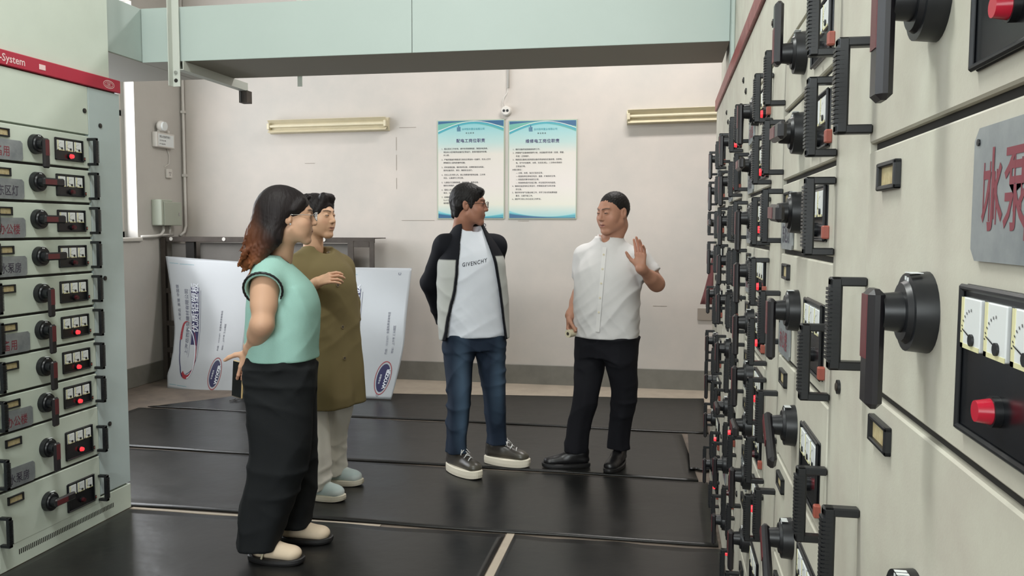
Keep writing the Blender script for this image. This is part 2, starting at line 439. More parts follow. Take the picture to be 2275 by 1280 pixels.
# left row: local x runs to +Y, local y to -X
dl = [(0, 1, -0, 'on', 1), (1, 2, -90, 'off', 1), (2, 3, -90, 'off', 1), (3, 4, -90, 'off', 1), (4, 5, 0, 'off', 0), (5, 6, 0, 'on', 1),
      (6, 7, 0, 'on', 0), (7, 8, 0, 'on', 1), (8, 9.5, 0, 'on', 1), (9.5, 11, -90, 'off', 0)]
cabL = cabinet('pale green switchgear cabinet at the left edge, red band reading System on top', (XL, YLFAR-CABW, 0), R90, dl, M_cab, M_cab2, M_red, False, .85, seed=1, plinth_vent=True)
t_ = text_obj('lettering', 'S-System', .043, M_white, (.068, -.0112, ZB+.016), (R90, 0, 0), cabL, bold=.012)
MB().box(.302, .338, -.0115, -.0098, ZB+.018, ZB+.040, M_white, .0005).obj('band_sticker', cabL)
m = MB(); n = 36
for (ra, rb, th) in ((.040, .019, .003), (.030, .012, .002)):
    vs = []; fs = []
    for i in range(n):
        t = 2*math.pi*i/n
        for d in (0, th): vs.append((.746+(ra-d)*math.cos(t), -.0108, ZB+.030+(rb-d)*math.sin(t)))
    for i in range(n): j = (i+1) % n; fs.append((2*i, 2*j, 2*j+1, 2*i+1))
    m.add(vs, fs, M_white)
m.obj('oval_emblem', cabL)
tag(text_obj('lettering', 'CEE', .016, M_white, (.730, -.0108, ZB+.0245), (R90, 0, 0), cabL, bold=.01))
dl2 = [(i, i+1, 0 if i % 3 else -90, 'on' if i % 2 else 'off', i % 2) for i in range(8)]+[(8, 9.5, 0, 'on', 1), (9.5, 11, 0, 'on', 0)]
cabinet('pale green switchgear cabinet nearer the camera, cut off by the left picture edge', (XL, YLFAR-2*CABW, 0), R90, dl2, M_cab, M_cab2, M_red, False, .85, seed=2)
# right row: local x runs to -Y, local y to +X
rows = [
 [(0, 2, 0, 'cap', 0), (2, 4, 0, 'cap', 2), (4, 6, 0, 'cap', 0), (6, 8, 0, 'cap', 1), (8, 9.5, 0, 'cap', 1), (9.5, 11, 0, 'cap', 1)],
 [(0, 1, 180, 'off', 0), (1, 2, -88, 'off', 0), (2, 3, -88, 'off', 1), (3, 4.5, 0, 'off', 1), (4.5, 6, -52, 'cap', 0), (6, 7.5, -42, 'cap', 0), (7.5, 9, 0, 'on', 1), (9, 11, 0, 'on', 1)],
 [(0, 1, 0, 'on', 1), (1, 2, -90, 'on', 1), (2, 3, 0, 'on', 1), (3, 4, 0, 'on', 1), (4, 5, 0, 'on', 0), (5, 6, 0, 'on', 1), (6, 7, -90, 'off', 0), (7, 8, 0, 'on', 1), (8, 9.5, 0, 'on', 0), (9.5, 11, 0, 'on', 1)],
 [(0, 1, 0, 'on', 0), (1, 2, 0, 'on', 1), (2, 3, 0, 'off', 1), (3, 4, 0, 'on', 0), (4, 5, 0, 'on', 1), (5, 6.5, 0, 'on', 1), (6.5, 8, -90, 'on', 0), (8, 9.5, 0, 'off', 1), (9.5, 11, 0, 'on', 0)],
 [(0, 1, 0, 'on', 1), (1, 2, 0, 'off', 0), (2, 3, -90, 'on', 1), (3, 4, 0, 'on', 0), (4, 5.5, 0, 'on', 1), (5.5, 7, 0, 'off', 1), (7, 8, 0, 'on', 1), (8, 9.5, 0, 'on', 0), (9.5, 11, 0, 'on', 1)]]
labs = ['beige switchgear cabinet at the right edge, nearest the camera, with two large black levers',
        'beige switchgear cabinet second from the right edge, top lever pointing up',
        'beige switchgear cabinet third in the right row, counted from the camera',
        'beige switchgear cabinet second from the far end of the right row',
        'beige switchgear cabinet at the far end of the right row, nearest the back wall']
for i, (r, lb) in enumerate(zip(rows, labs)):
    cabinet(lb, (XR, 1.178+CABW*i, 0), -R90, r, M_cabR if i < 2 else M_cabR, M_cabR, M_redR, True, .8, 'switchgear cabinets of the right row', end_post=(i == 4), seed=3+i, plinth_vent=False)
    
# ------------------------------------------------------------------ busbar ducts above the rows
def duct(name, label, boxes, group=None):
    m = thing(name, label, 'cable duct', (boxes[0][0], boxes[0][2], 0))
    ox, oy = boxes[0][0], boxes[0][2]
    for (x0, x1, y0, y1, z0, z1, part, mm) in boxes:
        MB().box(x0-ox, x1-ox, y0-oy, y1-oy, z0, z1, mm, .003).obj(part, m)
    return m
YB0, YB1, ZBR, ZBT = 3.90, 4.39, 2.244, 2.515
duct('busbar_duct', 'pale green sheet metal busbar duct bridging the aisle from left row to right row', [
    (-2.655, -1.2165, YB0, YB0+.003, ZBR, ZBT, 'front_panel', M_duct), (-1.2145, .268, YB0, YB0+.003, ZBR, ZBT, 'front_panel', M_duct),
    (-2.655, .268, YB0+.003, YB1, ZBR, ZBR+.003, 'bottom_panel', M_under_shade), (-2.655, .268, YB1-.003, YB1, ZBR+.003, ZBT, 'rear_panel', M_duct),
    (-2.655, .268, YB0+.003, YB1-.003, ZBT-.003, ZBT, 'top_panel', M_duct),
    (-3.15, -2.657, 3.62, 4.39, ZBR+.003, ZBT, 'side_duct', M_duct), (-3.15, -2.657, 3.62, 4.39, ZBR, ZBR+.0028, 'bottom_panel', M_under_shade)])
duct('busbar_cover', 'tall pale green cover box standing on the left switchgear row', [
    (-3.40, XL-.012, 1.15, 3.595, ZT, 3.4, 'cover', M_cab)])
duct('busbar_cover', 'pale cover box standing on the right switchgear row beside the bridge duct', [
    (XR+.02, 1.0, .35, 4.72, ZT, 3.4, 'cover', M_cabR), (XR+.004, XR+.0195, YB0-.09, YB0+.01, ZT, 3.4, 'flange', M_duct)])
# hanger: flat bar down the front of the duct and a channel beneath it
h = thing('duct_hanger', 'pale steel strap with a channel arm carrying the bridge duct at its left', 'bracket', (-2.445, 3.885, 0))
m = MB(); m.box(-.030, .012, -.004, .0, 2.115, 4.3, M_steelL); m.box(-.030, -.026, -.04, -.004, 2.115, 4.3, M_steelL); m.obj('strap', h)
m = MB(); m.box(-.014, .030, .0, .66, 2.198, 2.202, M_steelL); m.box(-.014, -.010, 0, .66, 2.202, 2.243, M_steelL); m.box(.026, .030, 0, .66, 2.202, 2.243, M_steelL)
m.box(-.017, .033, .64, .70, 2.13, 2.200, M_steel); m.obj('channel', h)
m = MB()
m.cyl((-.01, -.006, 2.145), (-.01, -.001, 2.145), .010, M_gap, n=12); m.cyl((-.008, -.012, 2.185), (-.008, -.004, 2.185), .009, M_chrome, n=6)
m.cyl((.01, .62, 2.19), (.01, .62, 2.13), .008, M_gap, n=8); m.obj('bolt', h)
h = thing('duct_hanger', 'second steel strap rising behind the bridge duct', 'bracket', (-2.05, 4.46, 0))
m = MB(); m.box(-.014, .014, -.004, 0, 2.2, 4.3, M_steelL); m.obj('strap', h)

# housings for the added ceiling lights, above the frame and unseen
for (yy, lb) in ((1.6, 'unseen ceiling lamp added to light the near half of the aisle'), (5.7, 'unseen ceiling lamp added to light the far half of the aisle')):
    t = thing('ceiling_fill_lamp', lb, 'lamp', (-1.2 if yy < 3 else -.1, yy, 4.155))
    MB().box(-.62, .62, -.16, .16, 0, .145, M_winf, .01).obj('housing', t)

# ------------------------------------------------------------------ wall lamps (unlit) on the back wall
def wall_lamp(label, x0, x1, z, slope):
    t = thing('wall_lamp', label, 'lamp', (x0, ROOM_Y1, z), 0, 'tube lamps on the back wall'); L = x1-x0
    t.rotation_euler = (0, -slope, 0)
    m = MB(); m.prism([(-.030, -.058), (-.0, -.062), (-.0, .062), (-.030, .058), (-.05, .030), (-.05, -.030)], 'x', .0, L, M_cream)
    m.obj('housing', t)
    m = MB()
    for s in (-1, 1):
        m.prism([(-.045, s*.026), (-.088, s*.058), (-.091, s*.055), (-.048, s*.022)], 'x', .01, L-.01, M_cream)
    m.obj('reflector', t)
    for zz in (-.0,):
        m = MB(); m.cyl((.03, -.075, zz), (L-.03, -.075, zz), .014, M_cream, n=14); m.obj('tube', t)
    m = MB(); m.box(.005, .03, -.095, -.04, -.028, .028, M_cream, .004); m.box(L-.03, L-.005, -.095, -.04, -.028, .028, M_cream, .004); m.obj('lamp_holder', t)
wall_lamp('long cream twin fluorescent lamp, unlit, high on the back wall left of the posters', -3.655, -2.49, 2.338, .008)
wall_lamp('long cream fluorescent lamp, unlit, on the back wall right of the posters', -.345, .86, 2.360, .015)

# socket and its cable above the posters
t = thing('round_socket', 'round white socket with two dark holes above the two posters', 'socket', (-1.405, ROOM_Y1, 2.440))
m = MB(); m.cyl((0, 0, 0), (0, -.035, 0), .048, M_pipe, .042, n=24); m.cyl((0, -.035, 0), (0, -.042, 0), .042, M_pipe, .034, n=24); m.obj('housing', t)
m = MB(); m.cyl((-.017, -.042, 0), (-.017, -.044, 0), .012, M_black, n=14); m.cyl((.014, -.042, 0), (.014, -.044, 0), .012, M_black, n=14); m.obj('socket_hole', t)
m = MB(); m.tube([(-1.39, ROOM_Y1-.012, 4.25), (-1.39, ROOM_Y1-.012, 2.64)], .011, M_pipe)
m.tube([(-1.39, ROOM_Y1-.012, 2.645), (-1.395, ROOM_Y1-.02, 2.60), (-1.42, ROOM_Y1-.03, 2.56), (-1.435, ROOM_Y1-.025, 2.52), (-1.425, ROOM_Y1-.02, 2.48)], .0045, M_pipe, n=7)
tag(m.obj('conduit'), 'thin white conduit running down the back wall to the round socket', 'conduit')

# ------------------------------------------------------------------ the two posters
def curve_band(fn_lo, fn_hi, w, m, y, n=26, x0=0):
    vs = []; fs = []
    for i in range(n+1):
        x = w*i/n; vs += [(x0+x, y, fn_lo(x/w)), (x0+x, y, fn_hi(x/w))]
    for i in range(n): fs.append((2*i, 2*i+2, 2*i+3, 2*i+1))
    b = MB(); b.add(vs, fs, m); return b
M_pcream = mat('poster_paper', (232, 230, 208), .3)
M_pwhite = mat('poster_white', (228, 226, 222), .3)
M_pcyan = mat('poster_cyan', (128, 192, 200), .3)
M_pteal = mat('poster_teal', (70, 158, 172), .3)
M_pblue = mat('poster_blue', (44, 92, 132), .3)
M_pgreen = mat('poster_green', (104, 170, 156), .3)
M_ptext = mat('poster_text', (46, 44, 50), .5)
M_ptitle = mat('poster_title', (54, 34, 96), .5)
M_frame = mat('poster_edge', (168, 178, 158), .4)
M_psheet = mat('poster_sheet', (218, 213, 203), .3)
def _grad():
    nt = M_psheet.node_tree; b = nt.nodes['Principled BSDF']; tc = nt.nodes.new('ShaderNodeTexCoord'); sp = nt.nodes.new('ShaderNodeSeparateXYZ'); cr = nt.nodes.new('ShaderNodeValToRGB')
    nt.links.new(tc.outputs['Object'], sp.inputs[0]); nt.links.new(sp.outputs[2], cr.inputs[0]); nt.links.new(cr.outputs[0], b.inputs['Base Color'])
    e = cr.color_ramp.elements; e[0].position = .03; e[0].color = lin((160, 200, 200))+(1,); e[1].position = .86; e[1].color = lin((128, 190, 196))+(1,)
    for p_, c_ in ((.13, (214, 212, 198)), (.30, (216, 208, 202)), (.58, (214, 209, 200)), (.68, (178, 204, 200))):
        q = e.new(p_); q.color = lin(c_)+(1,)
_grad()
def poster(label, x0, x1, z0, z1, title, lines):
    t = thing('wall_poster', label, 'poster', (x0, ROOM_Y1, z0)); w = x1-x0; h = z1-z0
    MB().box(0, w, -.010, 0, 0, h, M_frame, .002).obj('backing', t)
    MB().box(.008, w-.008, -.0112, -.0098, .008, h-.008, M_psheet).obj('sheet', t)
    y = -.0114; a = .010; ww = w-2*a; ht = h-.009
    top = lambda u: ht-.001
    curve_band(lambda u: ht-.115+.105*math.sin(math.pi*min(1, .12+u*.72))**1.1 - .03*u, top, ww, M_pgreen, y-.0002, x0=a).obj('header_band', t)
    curve_band(lambda u: min(ht-.002, ht-.04+.04*math.sin(math.pi*(.1+u*.55)) - .075*max(0, u-.45)**1.2*1.3), top, ww, M_pblue, y-.0004, x0=a).obj('header_band', t)
    curve_band(lambda u: ht-.135+.108*math.sin(math.pi*(.06+.80*u)), lambda u: ht-.115+.105*math.sin(math.pi*(.06+.80*u)), ww, M_pteal, y-.0006, x0=a).obj('header_line', t)
    curve_band(lambda u: ht-.1125+.105*math.sin(math.pi*(.06+.80*u)), lambda u: ht-.108+.105*math.sin(math.pi*(.06+.80*u)), ww, M_pwhite, y-.0007, x0=a).obj('header_line', t)
    bot = lambda u: .009
    curve_band(bot, lambda u: .075-.055*math.sin(math.pi*min(1, u*.9))**.8, ww, M_pcyan, y-.0002, x0=a).obj('footer_band', t)
    curve_band(bot, lambda u: .056-.034*math.sin(math.pi*min(1, u*.85)), ww, M_pteal, y-.0003, x0=a).obj('footer_band', t)
    curve_band(bot, lambda u: .047-.033*math.sin(math.pi*.62*u)**.8, ww, M_pblue, y-.0005, x0=a).obj('footer_band', t)
    # small logo: three upright strokes above a short bar
    m = MB()
    for (cx_, hh) in ((.188, .028), (.200, .046), (.211, .030)): m.box(cx_-.004, cx_+.004, y-.0010, y-.0008, h-.092, h-.092+hh, M_pblue)
    m.box(.184, .218, y-.0010, y-.0008, h-.100, h-.094, M_pblue); m.obj('emblem', t)
    R = (R90, 0, 0)
    text_obj('lettering', '台州恒丰置业有限公司', .021, M_pteal, (.228, y-.0011, h-.090), R, t, bold=.008)
    text_obj('lettering', '岗 位 职 责', .014, M_ptext, (w*.5-.045, y-.0011, h-.123), R, t, bold=.01, spacing=1.2)
    text_obj('lettering', title, .036, M_ptitle, (w*.5, y-.0011, h-.198), R, t, bold=.014, align='CENTER', spacing=1.12)
    for (ln, xx, zz) in lines: text_obj('lettering', ln, .0165, M_ptext, (xx, y-.0011, h-zz), R, t, bold=.008, spacing=1.0)
    return t
A = [('1、服从班长工作安排，遵守各项规章制度，熟悉供电系统，', .04, .262), ('保证本小区供配电设备的正常运行，发现问题及时处理，', .058, .291), ('并上报。', .058, .318),
     ('2、严格按照操作规程进行高低压停送电一切操作，无关人员不', .04, .358), ('得随意进入配电房操作设备。', .058, .386),
     ('3、按时巡视设备，做好各项记录，定期检查安全用具，', .04, .426), ('保持设备完好、清洁，确保安全运行。', .058, .454),
     ('4、无关人员不得入内，禁止违章操作配电设备，工作完', .04, .494), ('毕后，认真填写工作记录。', .058, .522),
     ('5、认真执行交接班制度，按时到岗，熟悉设备，', .04, .562), ('做好日常维护，保证用电。', .058, .590),
     ('6、值班人员坚守岗位，不得擅离，遇有紧急', .04, .628), ('情况，及时处理并汇报。', .058, .656),
     ('7、定期检查消防器材，保持通道，做好防水', .04, .694), ('防火工作，认真打扫配电房卫生，人人有责，', .058, .721), ('做到整洁。', .058, .748)]
B = [('1、做好设备的巡视维修保养工作。', .04, .262), ('2、按照电气设备维修保养计划，对设备进行检修（月度、季度、', .04, .292), ('年度）正常维护。', .068, .322),
     ('3、熟悉变压器高压配电室设备的停送电及应急处理，如停电、', .04, .352), ('电、空气开关跳闸、水泵、生活及消防、二次供水系统的', .068, .381), ('正常运行等。', .068, .411),
     ('对重点部位：', .036, .441), ('— 分闸、合闸、指示灯显示正常。', .07, .470), ('— 检查各种仪表电压电流、温度、绝缘良好正常。', .07, .499), ('— 检查直流屏充电是否正常。', .07, .527), ('— 检查继电保护定值正确，并在规定时间内巡视。', .07, .556),
     ('4、确保应急发电机正常运行，按照规定进行试车并做', .036, .585), ('好记录。', .068, .614), ('5、做好所有电气设备台帐工作，并学习有关的规章制度', .036, .642), ('要求，注重节能工作。', .068, .671), ('6、做好每天的工作日志及工作移交。', .036, .700)]
poster('left-hand wall poster of rules for substation electricians, behind the young man', -2.04, -1.421, 1.486, 2.371, '配电工岗位职责', A)
poster('right-hand wall poster of rules for repair electricians, below the socket, fully visible', -1.387, -.775, 1.487, 2.358, '维修电工岗位职责', B)

# ------------------------------------------------------------------ left wall fittings
def atX(px, py, X):
    d = _fw+_rt*((px-1137.5)/FPX)-_up*((py-640)/FPX); k = X/d.x; return Vector((0, 0, CAM_H))+d*k
t = thing('emergency_light', 'white emergency light with one round lamp and a printed label on the left wall', 'lamp', (ROOM_X0, 6.96, 2.13))
MB().box(0, .05, -.14, .14, 0, .135, M_pipe, .006).obj('housing', t)
m = MB(); m.tube([(.03, -.08, .135), (.03, -.07, .165)], .014, M_pipe); m.ball((.045, -.06, .19), .052, M_pipe, sc=(.7, 1, 1)); m.cyl((.06, -.06, .19), (.084, -.06, .188), .040, M_meter, n=18); m.obj('lamp_head', t)
m = MB(); m.tube([(.03, .06, .135), (.03, .07, .16)], .014, M_pipe); m.obj('lamp_stub', t)
m = MB(); m.box(.0502, .0506, -.12, .12, .012, .12, M_meter)
m.obj('label_sheet', t)
for i, s_ in enumerate(('消防应急照明灯', '主电 充电 故障', '按下试验按钮')):
    text_obj('lettering', s_, .024 if i == 0 else .015, M_ptext, (.051, -.10, .088-.032*i), (R90, 0, R90), t, bold=.01)
m = MB(); P = ROOM_X0+.008
m.tube([(P, 7.04, 2.13), (P, 7.07, 2.07), (P, 7.06, 1.99), (P, 6.99, 1.96)], .004, M_pipe, n=6)
tag(m.obj('lamp_cable'), 'short white cable hanging between emergency light and small socket', 'cable')
t = thing('wall_socket', 'small square white socket under the emergency light', 'socket', (ROOM_X0, 7.05, 1.86))
MB().box(0, .025, -.04, .04, 0, .085, M_pipe, .005).obj('socket_plate', t)
m = MB()
for (a_, b_) in ((-.012, .05), (.012, .05), (0, .03)): m.box(.0251, .0258, a_-.003, a_+.003, b_-.007, b_+.007, M_gap)
m.obj('socket_hole', t)
t = thing('switch_box', 'grey green metal switch box on the left wall beside the window', 'electrical box', (ROOM_X0, 6.94, 1.42))
MB().box(0, .10, -.155, .02, 0, .235, M_switchbox, .006).obj('housing', t)
m = MB(); m.box(.10, .108, -.12, .155, .0, .215, M_switchbox, .006); m.box(.0, .10, .02, .15, .01, .205, M_switchbox, .004); m.obj('door', t)
m = MB(); m.box(.108, .113, .10, .115, .09, .12, M_chrome, .001); m.obj('door_latch', t)
m = MB(); P = ROOM_X0+.02
m.tube([(P+.02, 6.90, 1.42), (P+.02, 6.90, 1.37), (P+.02, 6.86, 1.335), (P+.02, 6.78, 1.325), (P, 6.60, 1.32)], .013, M_pipe)
m.tube([(P+.02, 7.00, 1.42), (P+.02, 7.0, 1.33)], .011, M_pipe)
m.tube([(P+.02, 6.86, 1.335), (P+.02, 7.05, 1.335)], .009, M_pipe)
tag(m.obj('conduit'), 'white conduits leaving the bottom of the grey green switch box', 'conduit')
m = MB(); X_, Y_ = ROOM_X0+.03, ROOM_Y1-.02
m.tube([(X_, Y_, 4.25), (X_, Y_, 1.42), (X_-.005, Y_-.02, 1.36), (X_-.015, Y_-.08, 1.325)], .013, M_pipe)
for z_ in (1.9, 2.5): m.box(X_-.02, X_+.02, Y_-.016, Y_+.02, z_-.012, z_+.012, M_pipe)
tag(m.obj('conduit'), 'white conduit rising in the corner of back wall and left wall', 'conduit')

# ------------------------------------------------------------------ steel rack with grey sheets
YR_ = 6.90
t = thing('steel_rack', 'low rusty angle steel rack before the back wall, behind the leaning boards', 'rack', (-4.54, YR_, 0))
def rb(x0, x1, y0, y1, z0, z1, name, mm=M_steel): return MB().box(x0+4.54, x1+4.54, y0-YR_, y1-YR_, z0, z1, mm, .002).obj(name, t)
rb(-4.555, -2.50, YR_, YR_+.012, 1.272, 1.318, 'top_rail'); rb(-4.555, -2.50, YR_+.012, YR_+.30, 1.308, 1.316, 'top_rail')
rb(-4.575+.02, -4.51, YR_-.02, YR_+.02, 0, 1.31, 'post'); rb(-4.32, -4.235, YR_+.0125, YR_+.05, 0, 1.272, 'post', M_gap)
rb(-2.745, -2.69, YR_-.012, YR_-.0005, 0, 1.29, 'post'); rb(-2.545, -2.50, YR_-.012, YR_-.0005, 0, 1.29, 'post'); rb(-2.69, -2.545, YR_-.012, YR_-.0005, 1.235, 1.285, 'cross_bar')
for z_ in (.25, .50, .80): rb(-4.51, -4.30, YR_-.018, YR_+.0, z_, z_+.045, 'cross_bar')
for x_ in (-4.455, -3.93, -2.97):
    MB().cyl((x_+4.54, -.001, 1.298), (x_+4.54, -.005, 1.298), .017, M_pipe, n=14).obj('rail_hole_disc', t)  # white discs standing in for rail holes with the bright wall behind
MB().box(-4.49, -2.78, 7.02, 7.035, .05, 1.262, M_sheet, .002)
for (a_, b_, y_, z_) in ((-4.49, -4.30, 6.96, 1.255), (-4.215, -2.76, 6.98, 1.262)):
    s_ = MB().box(0, b_-a_, 0, .012, 0, z_, M_sheet, .002).obj('grey_sheet', None, (a_, y_, .0))
    tag(s_, 'narrow dark grey sheet standing in the rack at its left end' if a_ < -4.4 else 'wide grey sheet standing behind the rack rail', 'panel')

# ------------------------------------------------------------------ two leaning printed boards
def board(label, x_l, w, h, ybot, lean, curl, seed, ztop=0):
    """white sheet leaning back on the rack; front surface y(u,v)"""
    t = thing('printed_board', label, 'sign board', (x_l, ybot, .0115 if seed else .001))
    def S(u, v, d=0.):
        y = lean*(v/h)**1.0 + curl(u/w, v/h); xx = u + shear(u/w, v/h)
        return (xx, y-d, v+ztop*(u/w))
    if seed == 0: shear = lambda a, b: float(np.interp(b, [0, .1, .17, .27, .45, .6, .75, 1], [.187, .175, .200, .200, .166, .118, .065, -.035]))*max(0, 1-a*1.25)
    else: shear = lambda a, b: -.085*a**3*max(0, (.45-b)/.45)**1.4+.02*a*b
    nu, nv = 36, 44; vs = []; fs = []
    for k, d in ((0, 0.), (1, -.004)):
        for j in range(nv+1):
            for i in range(nu+1): vs.append(S(w*i/nu, h*j/nv, d))
    N = (nu+1)*(nv+1); I = lambda i, j, k=0: k*N+j*(nu+1)+i
    for j in range(nv):
        for i in range(nu):
            fs.append((I(i, j), I(i+1, j), I(i+1, j+1), I(i, j+1))); fs.append((I(i, j, 1), I(i, j+1, 1), I(i+1, j+1, 1), I(i+1, j, 1)))
    for i in range(nu): fs.append((I(i, 0), I(i, 0, 1), I(i+1, 0, 1), I(i+1, 0))); fs.append((I(i, nv), I(i+1, nv), I(i+1, nv, 1), I(i, nv, 1)))
    for j in range(nv): fs.append((I(0, j), I(0, j+1), I(0, j+1, 1), I(0, j, 1))); fs.append((I(nu, j), I(nu, j, 1), I(nu, j+1, 1), I(nu, j+1)))
    b = MB(); b.add(vs, fs, M_boardw, True); b.obj('sheet', t)
    def put(mesh_fn, name, d=.0012):
        """lay a flat print (list of polygons in board u,v) on the curved sheet"""
        b2 = MB()
        for (poly, m) in mesh_fn: b2.add([S(u, v, d) for u, v in poly], [tuple(range(len(poly)))], m)
        return b2.obj(name, t)
    def ring(cx_, cy_, a0, b0, a1, b1, rot, t0, t1, m, n=48, ox=0, oy=0):
        out = []
        def P(a, b_, th, ox_=0, oy_=0):
            x = a*math.cos(th)+ox_; y = b_*math.sin(th)+oy_
            return (cx_+x*math.cos(rot)-y*math.sin(rot), cy_+x*math.sin(rot)+y*math.cos(rot))
        for i in range(n):
            a = t0+(t1-t0)*i/n; c_ = t0+(t1-t0)*(i+1)/n
            out.append(([P(a0, b0, a), P(a0, b0, c_), P(a1, b1, c_, ox, oy), P(a1, b1, a, ox, oy)], m))
        return out
    def strip(u0, u1, v0, v1, m, n=10):
        return [([(u0, v0+(v1-v0)*i/n), (u1, v0+(v1-v0)*i/n), (u1, v0+(v1-v0)*(i+1)/n), (u0, v0+(v1-v0)*(i+1)/n)], m) for i in range(n)]
    def letters(body, size, m, u, v, name='lettering', d=.0022, bold=.02, spacing=1., slant=0.):
        me = text_mesh(body, size, m, bold=bold, spacing=spacing).copy()
        for vx in me.vertices:
            lx, ly = vx.co.x, vx.co.y            # text turned a quarter turn: reads upwards
            vx.co = S(u-ly-slant*lx, v+lx, d)
        link(name, me, t)
    # measures in board units (0.74 x 1.06 m)
    put(strip(.235, .325, .40, .885, M_navy), 'banner')
    put([([(.235, .40), (.325, .40), (.335, .26), (.30, .17), (.235, .13)], M_navy)], 'banner_tail', .0010)
    letters('优质铝塑板', .088, M_boardw2, .312, .49, bold=.012, spacing=.96, d=.003)
    put(ring(.205, .34, .115, .245, .095, .225, .17, -2.2, 2.75, M_crim, ox=.012, oy=.012)+ring(.205, .34, .115, .245, .108, .237, .17, 2.4, 4.3, M_navy, ox=.004), 'swoosh', .0026)
    put(ring(.225, .31, .088, .21, .078, .2, .17, -1.6, 1.6, M_boardw2), 'swoosh_line', .003)
    letters('上海岳西新型建材有限公司', .047, M_greyp, .20, .30, bold=.012)
    letters('大家品 高端 中国馆', .034, M_greyp, .095, .58, bold=.008, spacing=1.15)
    put(strip(.340, .345, .28, .86, M_greyp), 'rule_line'); put(strip(.22, .225, .28, .86, M_greyp), 'rule_line')
    for (a_, b_, c_) in ((.03, .12, .035), (.135, .26, .033), (.03, .12, h-.06), (.135, .28, h-.062)): put(strip(a_, b_, c_, c_+.004, M_teal, 2), 'edge_mark')
    letters('热线：13121671  全国免费咨询电话', .022, M_greyp, .600, .36, bold=.008)
    letters('地址：上海市 工业园区', .022, M_greyp, .655, .37, bold=.008)
    put(ring(.60, .17, .058, .115, 0, 0, -.16, 0, 2*math.pi, M_navy, 40), 'oval_logo', .0014)
    put(ring(.60, .17, .076, .138, .070, .130, -.16, 0, 2*math.pi, M_crim, 48), 'oval_ring', .0016)
    letters('WYXZJR', .044, M_boardw2, .635, .085, bold=.045, spacing=.92, slant=-.16, d=.003)
    letters('丰岳建材', .020, M_boardw2, .575, .12, bold=.008, slant=-.16, d=.003)
    if seed:
        letters('C', .032, M_greyp, .58, .018, bold=.03); letters('C', .032, M_greyp, .655, h-.06, bold=.03)
    return t
M_boardw2 = mat('board_lettering_white', (214, 218, 226), .3)
board('left one of two white leaning boards, its left edge curled beside the rack post', -4.455, .85, 1.14, 6.50, .36,
      lambda a, b: -.02*math.sin(a*math.pi)-.03*math.exp(-((b-.2)/.15)**2)*(1-a), 0, ztop=-.05)
board('right one of two white leaning boards, beside the olive coat, lower corner bowed', -2.83, .74, 1.06, 6.36, .26,
      lambda a, b: -.05*math.sin(b*math.pi*.9)*a, 1, ztop=.0)

# ------------------------------------------------------------------ rubber mats
def mat_sheet(label, corners, thick=.005, z0=.001, wav=.002, seed=0, flap=None):
    """corners: 4 floor points (ccw); slightly wavy thick sheet"""
    rnd = np.random.RandomState(seed); c = [Vector((a, b)) for a, b in corners]; nu, nv = 60, 24
    o = c[0]; vs = []; fs = []
    ph = rnd.rand(6)*6.28
    for k, th in ((0, thick), (1, 0.)):
        for j in range(nv+1):
            for i in range(nu+1):
                a, b = i/nu, j/nv
                p = (c[0]*(1-a)+c[1]*a)*(1-b)+(c[3]*(1-a)+c[2]*a)*b
                ed = math.sin(a*11+ph[0])*.006+math.sin(a*27+ph[1])*.003
                p = p+Vector((0, ed*(1 if b > .5 else 1)))
                z = wav*.35*(1+math.sin(p.x*5+ph[2])*math.sin(p.y*7+ph[3]))+wav*.2*(1+math.sin(p.x*13+p.y*9+ph[4]))
                if b < .08: z += .003
                vs.append((p.x-o.x, p.y-o.y, z0+(z+th if k == 0 else z)))
    N = (nu+1)*(nv+1); I = lambda i, j, k=0: k*N+j*(nu+1)+i
    for j in range(nv):
        for i in range(nu):
            fs.append((I(i, j), I(i+1, j), I(i+1, j+1), I(i, j+1))); fs.append((I(i, j, 1), I(i, j+1, 1), I(i+1, j+1, 1), I(i+1, j, 1)))
    for i in range(nu): fs.append((I(i, 0), I(i, 0, 1), I(i+1, 0, 1), I(i+1, 0))); fs.append((I(i, nv), I(i+1, nv), I(i+1, nv, 1), I(i, nv, 1)))
    for j in range(nv): fs.append((I(0, j), I(0, j+1), I(0, j+1, 1), I(0, j, 1))); fs.append((I(nu, j), I(nu, j, 1), I(nu, j+1, 1), I(nu, j+1)))
    b_ = MB(); b_.add(vs, fs, M_rubber, True)
    ob = b_.obj('rubber_mat', None, (o.x, o.y, 0))
    for p_ in ob.data.polygons: pass
    return tag(ob, label, 'floor mat', 'black rubber mats covering the floor')
mat_sheet('black rubber mat under the near woman, left of the pale floor gap', [(-2.60, 2.3), (-.70, 2.3), (-.70, 3.625), (-2.60, 3.605)], seed=1)
mat_sheet('black rubber mat at the lower right, between the pale gap and the right cabinets', [(-.655, 2.3), (.255, 2.3), (.255, 3.625), (-.655, 3.625)], seed=2)
mat_sheet('wide black rubber mat under the woman in olive, just in front of both men', [(-3.6, 3.655), (.250, 3.655), (.250, 4.60), (-3.9, 4.635)], seed=3)
mat_sheet('black rubber mat the two men stand on', [(-3.98, 4.66), (.20, 4.625), (.13, 5.695), (-4.0, 5.715)], seed=4)
mat_sheet('farthest black rubber mat, from the leaning boards along the back wall', [(-3.95, 5.745), (.31, 5.725), (.33, 6.93), (-3.3, 6.50)], seed=5)
mat_sheet('short black rubber mat piece lying against the far end of the right cabinets', [(.16, 4.82), (.32, 4.80), (.36, 5.66), (.17, 5.68)], seed=6, z0=.0095, wav=.001)
tag(MB().box(-.695, -.660, 2.3, 3.66, .0005, .003, M_ledge).obj('pale_floor_gap'), 'pale strip on the floor in the gap between the two nearest mats', 'floor gap')  # bare pale floor showing between the mats, added as a thin strip
